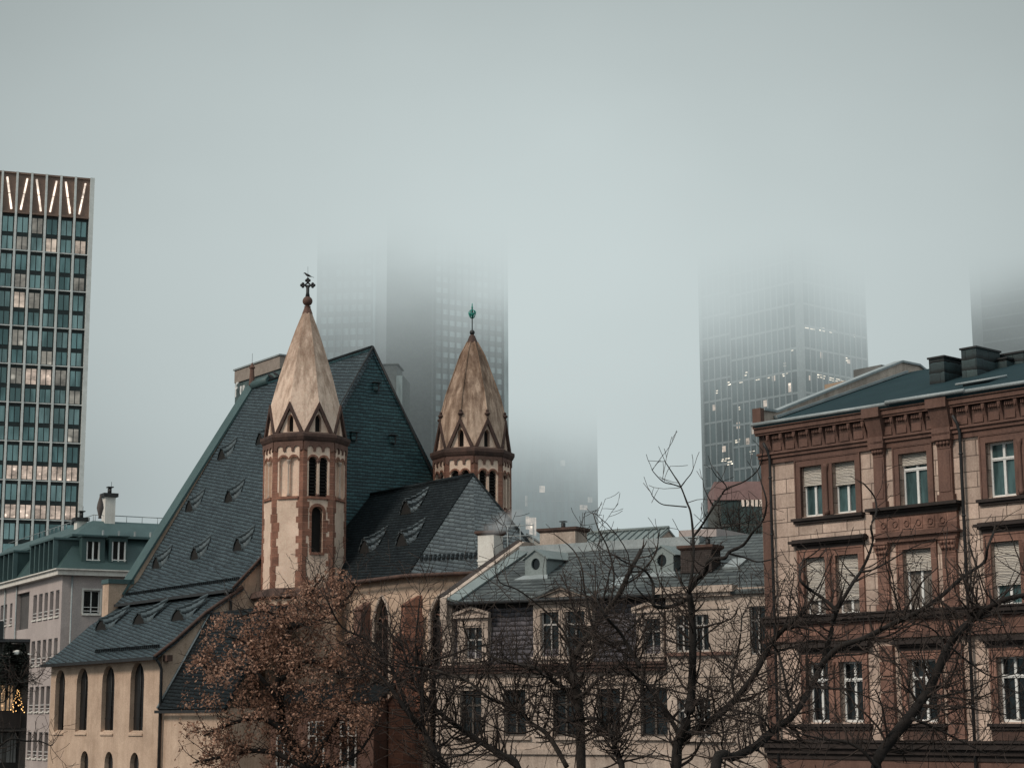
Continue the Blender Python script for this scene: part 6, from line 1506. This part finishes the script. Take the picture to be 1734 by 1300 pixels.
def leaf_tree():
    Y = 80; g0 = at(540, 1480, Y); t = thing('leafy_tree', 'tree still carrying dry curled brown leaves in front of the church', 'tree', loc=(g0.x, g0.y, 0)); org = Vector((g0.x, g0.y, 0))
    outline = [(556, 958), (590, 965), (606, 985), (622, 1000), (634, 1040), (636, 1080), (650, 1120), (656, 1170), (642, 1215), (622, 1260), (628, 1320), (300, 1320), (286, 1292), (300, 1265), (288, 1230), (296, 1190), (276, 1185), (305, 1150), (312, 1120), (328, 1100), (334, 1062), (350, 1040), (378, 1035), (420, 1040), (436, 1012), (462, 1005), (480, 1000), (505, 985), (520, 975), (540, 972)]
    def inside(x, y):
        c = False; j = len(outline) - 1
        for i in range(len(outline)):
            (xi, yi), (xj, yj) = outline[i], outline[j]
            if (yi > y) != (yj > y) and x < (xj - xi) * (y - yi) / (yj - yi) + xi: c = not c
            j = i
        return c
    limbs = [([(540, 1480), (532, 1370), (520, 1300), (480, 1235), (474, 1170), (476, 1110), (492, 1060), (520, 1010), (548, 975)], 26, 3), ([(480, 1235), (440, 1215), (390, 1225), (345, 1245)], 11, 3), ([(474, 1190), (440, 1145), (410, 1130), (362, 1135), (335, 1120)], 9, 3),
             ([(476, 1150), (520, 1120), (560, 1130), (605, 1160)], 9, 3), ([(490, 1065), (455, 1035), (400, 1045)], 7, 2), ([(520, 1300), (562, 1235), (590, 1180), (620, 1130)], 10, 3), ([(492, 1060), (540, 1050), (590, 1010), (604, 985)], 8, 2), ([(480, 1235), (520, 1200), (560, 1200), (600, 1225)], 8, 2), ([(520, 1300), (450, 1270), (380, 1280), (330, 1290)], 10, 3), ([(440, 1145), (420, 1090), (370, 1075)], 6, 2), ([(525, 1300), (600, 1280), (640, 1220)], 8, 3)]
    lb, tw_ = MB(), MB(); k = Y / FPX / 2; tips = []; paths = []
    for pxl, w0, w1 in limbs:
        P = limb_path(pxl, Y, w0 * k, w1 * k, .9); pts = [Vector(q[:3]) - org for q in P]; rad = [q[3] for q in P]; lb.tube(pts, rad, 8); paths.append((pts, rad))
        L = sum((a - c).length for a, c in zip(pts, pts[1:]))
        for _ in range(int(L * 8.0)):
            i = RT.randrange(max(1, len(pts) // 5), len(pts) - 1); ax = (pts[i + 1] - pts[i]).normalized()
            d = (ax * .5 + Vector((RT.gauss(0, .7), RT.gauss(0, .6), RT.gauss(.1, .6)))).normalized(); shoot(tw_, pts[i], d, RT.uniform(.8, 2.3), .022, 2, tips, .06, .26, .9, .2)
    lb.tube([(0, 0, -EYE), (0, 0, g0.z)], [.75, .4], 10); lb.build('trunk', bark, t); tw_.build('branch_network', twig_brown, t)
    def scr(p):
        d = p.y * cp + p.z * sp; return 867 + FPX * p.x / d, 650 - FPX * (-p.y * sp + p.z * cp) / d
    V, F_, tone = [], [], []
    RT.shuffle(tips); made = 0
    # clumps: leafy where a slow pattern says so, thin elsewhere
    ph = [RT.uniform(0, 6.28) for _ in range(6)]
    for q, d in tips * 5:
        p = q + Vector((RT.gauss(0, .10), RT.gauss(0, .10), RT.gauss(0, .10) - .05)); x, y = scr(p + org)
        if not inside(x, y): continue
        cl = math.sin(x * .045 + ph[0]) * math.sin(y * .05 + ph[1]) + .6 * math.sin(x * .11 + y * .07 + ph[2]) + .5 * math.sin(p.y * 2.1 + ph[3])
        if RT.random() > .80 + .42 * cl + (.12 if y < 1120 else -.10): continue
        if made > 70000: break
        made += 1
        a = Vector((RT.gauss(0, 1), RT.gauss(0, 1), RT.gauss(-.35, .8))).normalized(); s_ = a.cross(Vector((RT.gauss(0, 1), RT.gauss(0, 1), RT.gauss(0, 1)))).normalized(); n_ = a.cross(s_)
        l = RT.uniform(.055, .155); w = l * RT.uniform(.20, .36); c = RT.uniform(.1, .5) * l; b0 = len(V)
        for f, ww, hh in ((0, .25, 0), (.35, 1, .5), (.75, .8, 1.0), (1.05, .12, .7)):
            m_ = p + a * l * f + n_ * c * hh; V.append(m_ - s_ * w * ww); V.append(m_ + s_ * w * ww + n_ * c * .25)
        tn = min(1, max(0, RT.betavariate(2.0, 2.2) + .12 * cl + (.06 if y < 1150 else -.12)))
        for i in range(3): F_.append((b0 + 2 * i, b0 + 2 * i + 1, b0 + 2 * i + 3, b0 + 2 * i + 2)); tone.append(tn)
    me = bpy.data.meshes.new('crown'); me.from_pydata([(v.x, v.y, v.z + EYE) for v in V], [], F_); me.materials.append(leaf_mat)
    at_ = me.attributes.new('tone', 'FLOAT', 'FACE'); at_.data.foreach_set('value', tone)
    o = bpy.data.objects.new('crown', me); col.objects.link(o); o.parent = t
    print('LEAVES', made, len(tips))
leaf_tree()
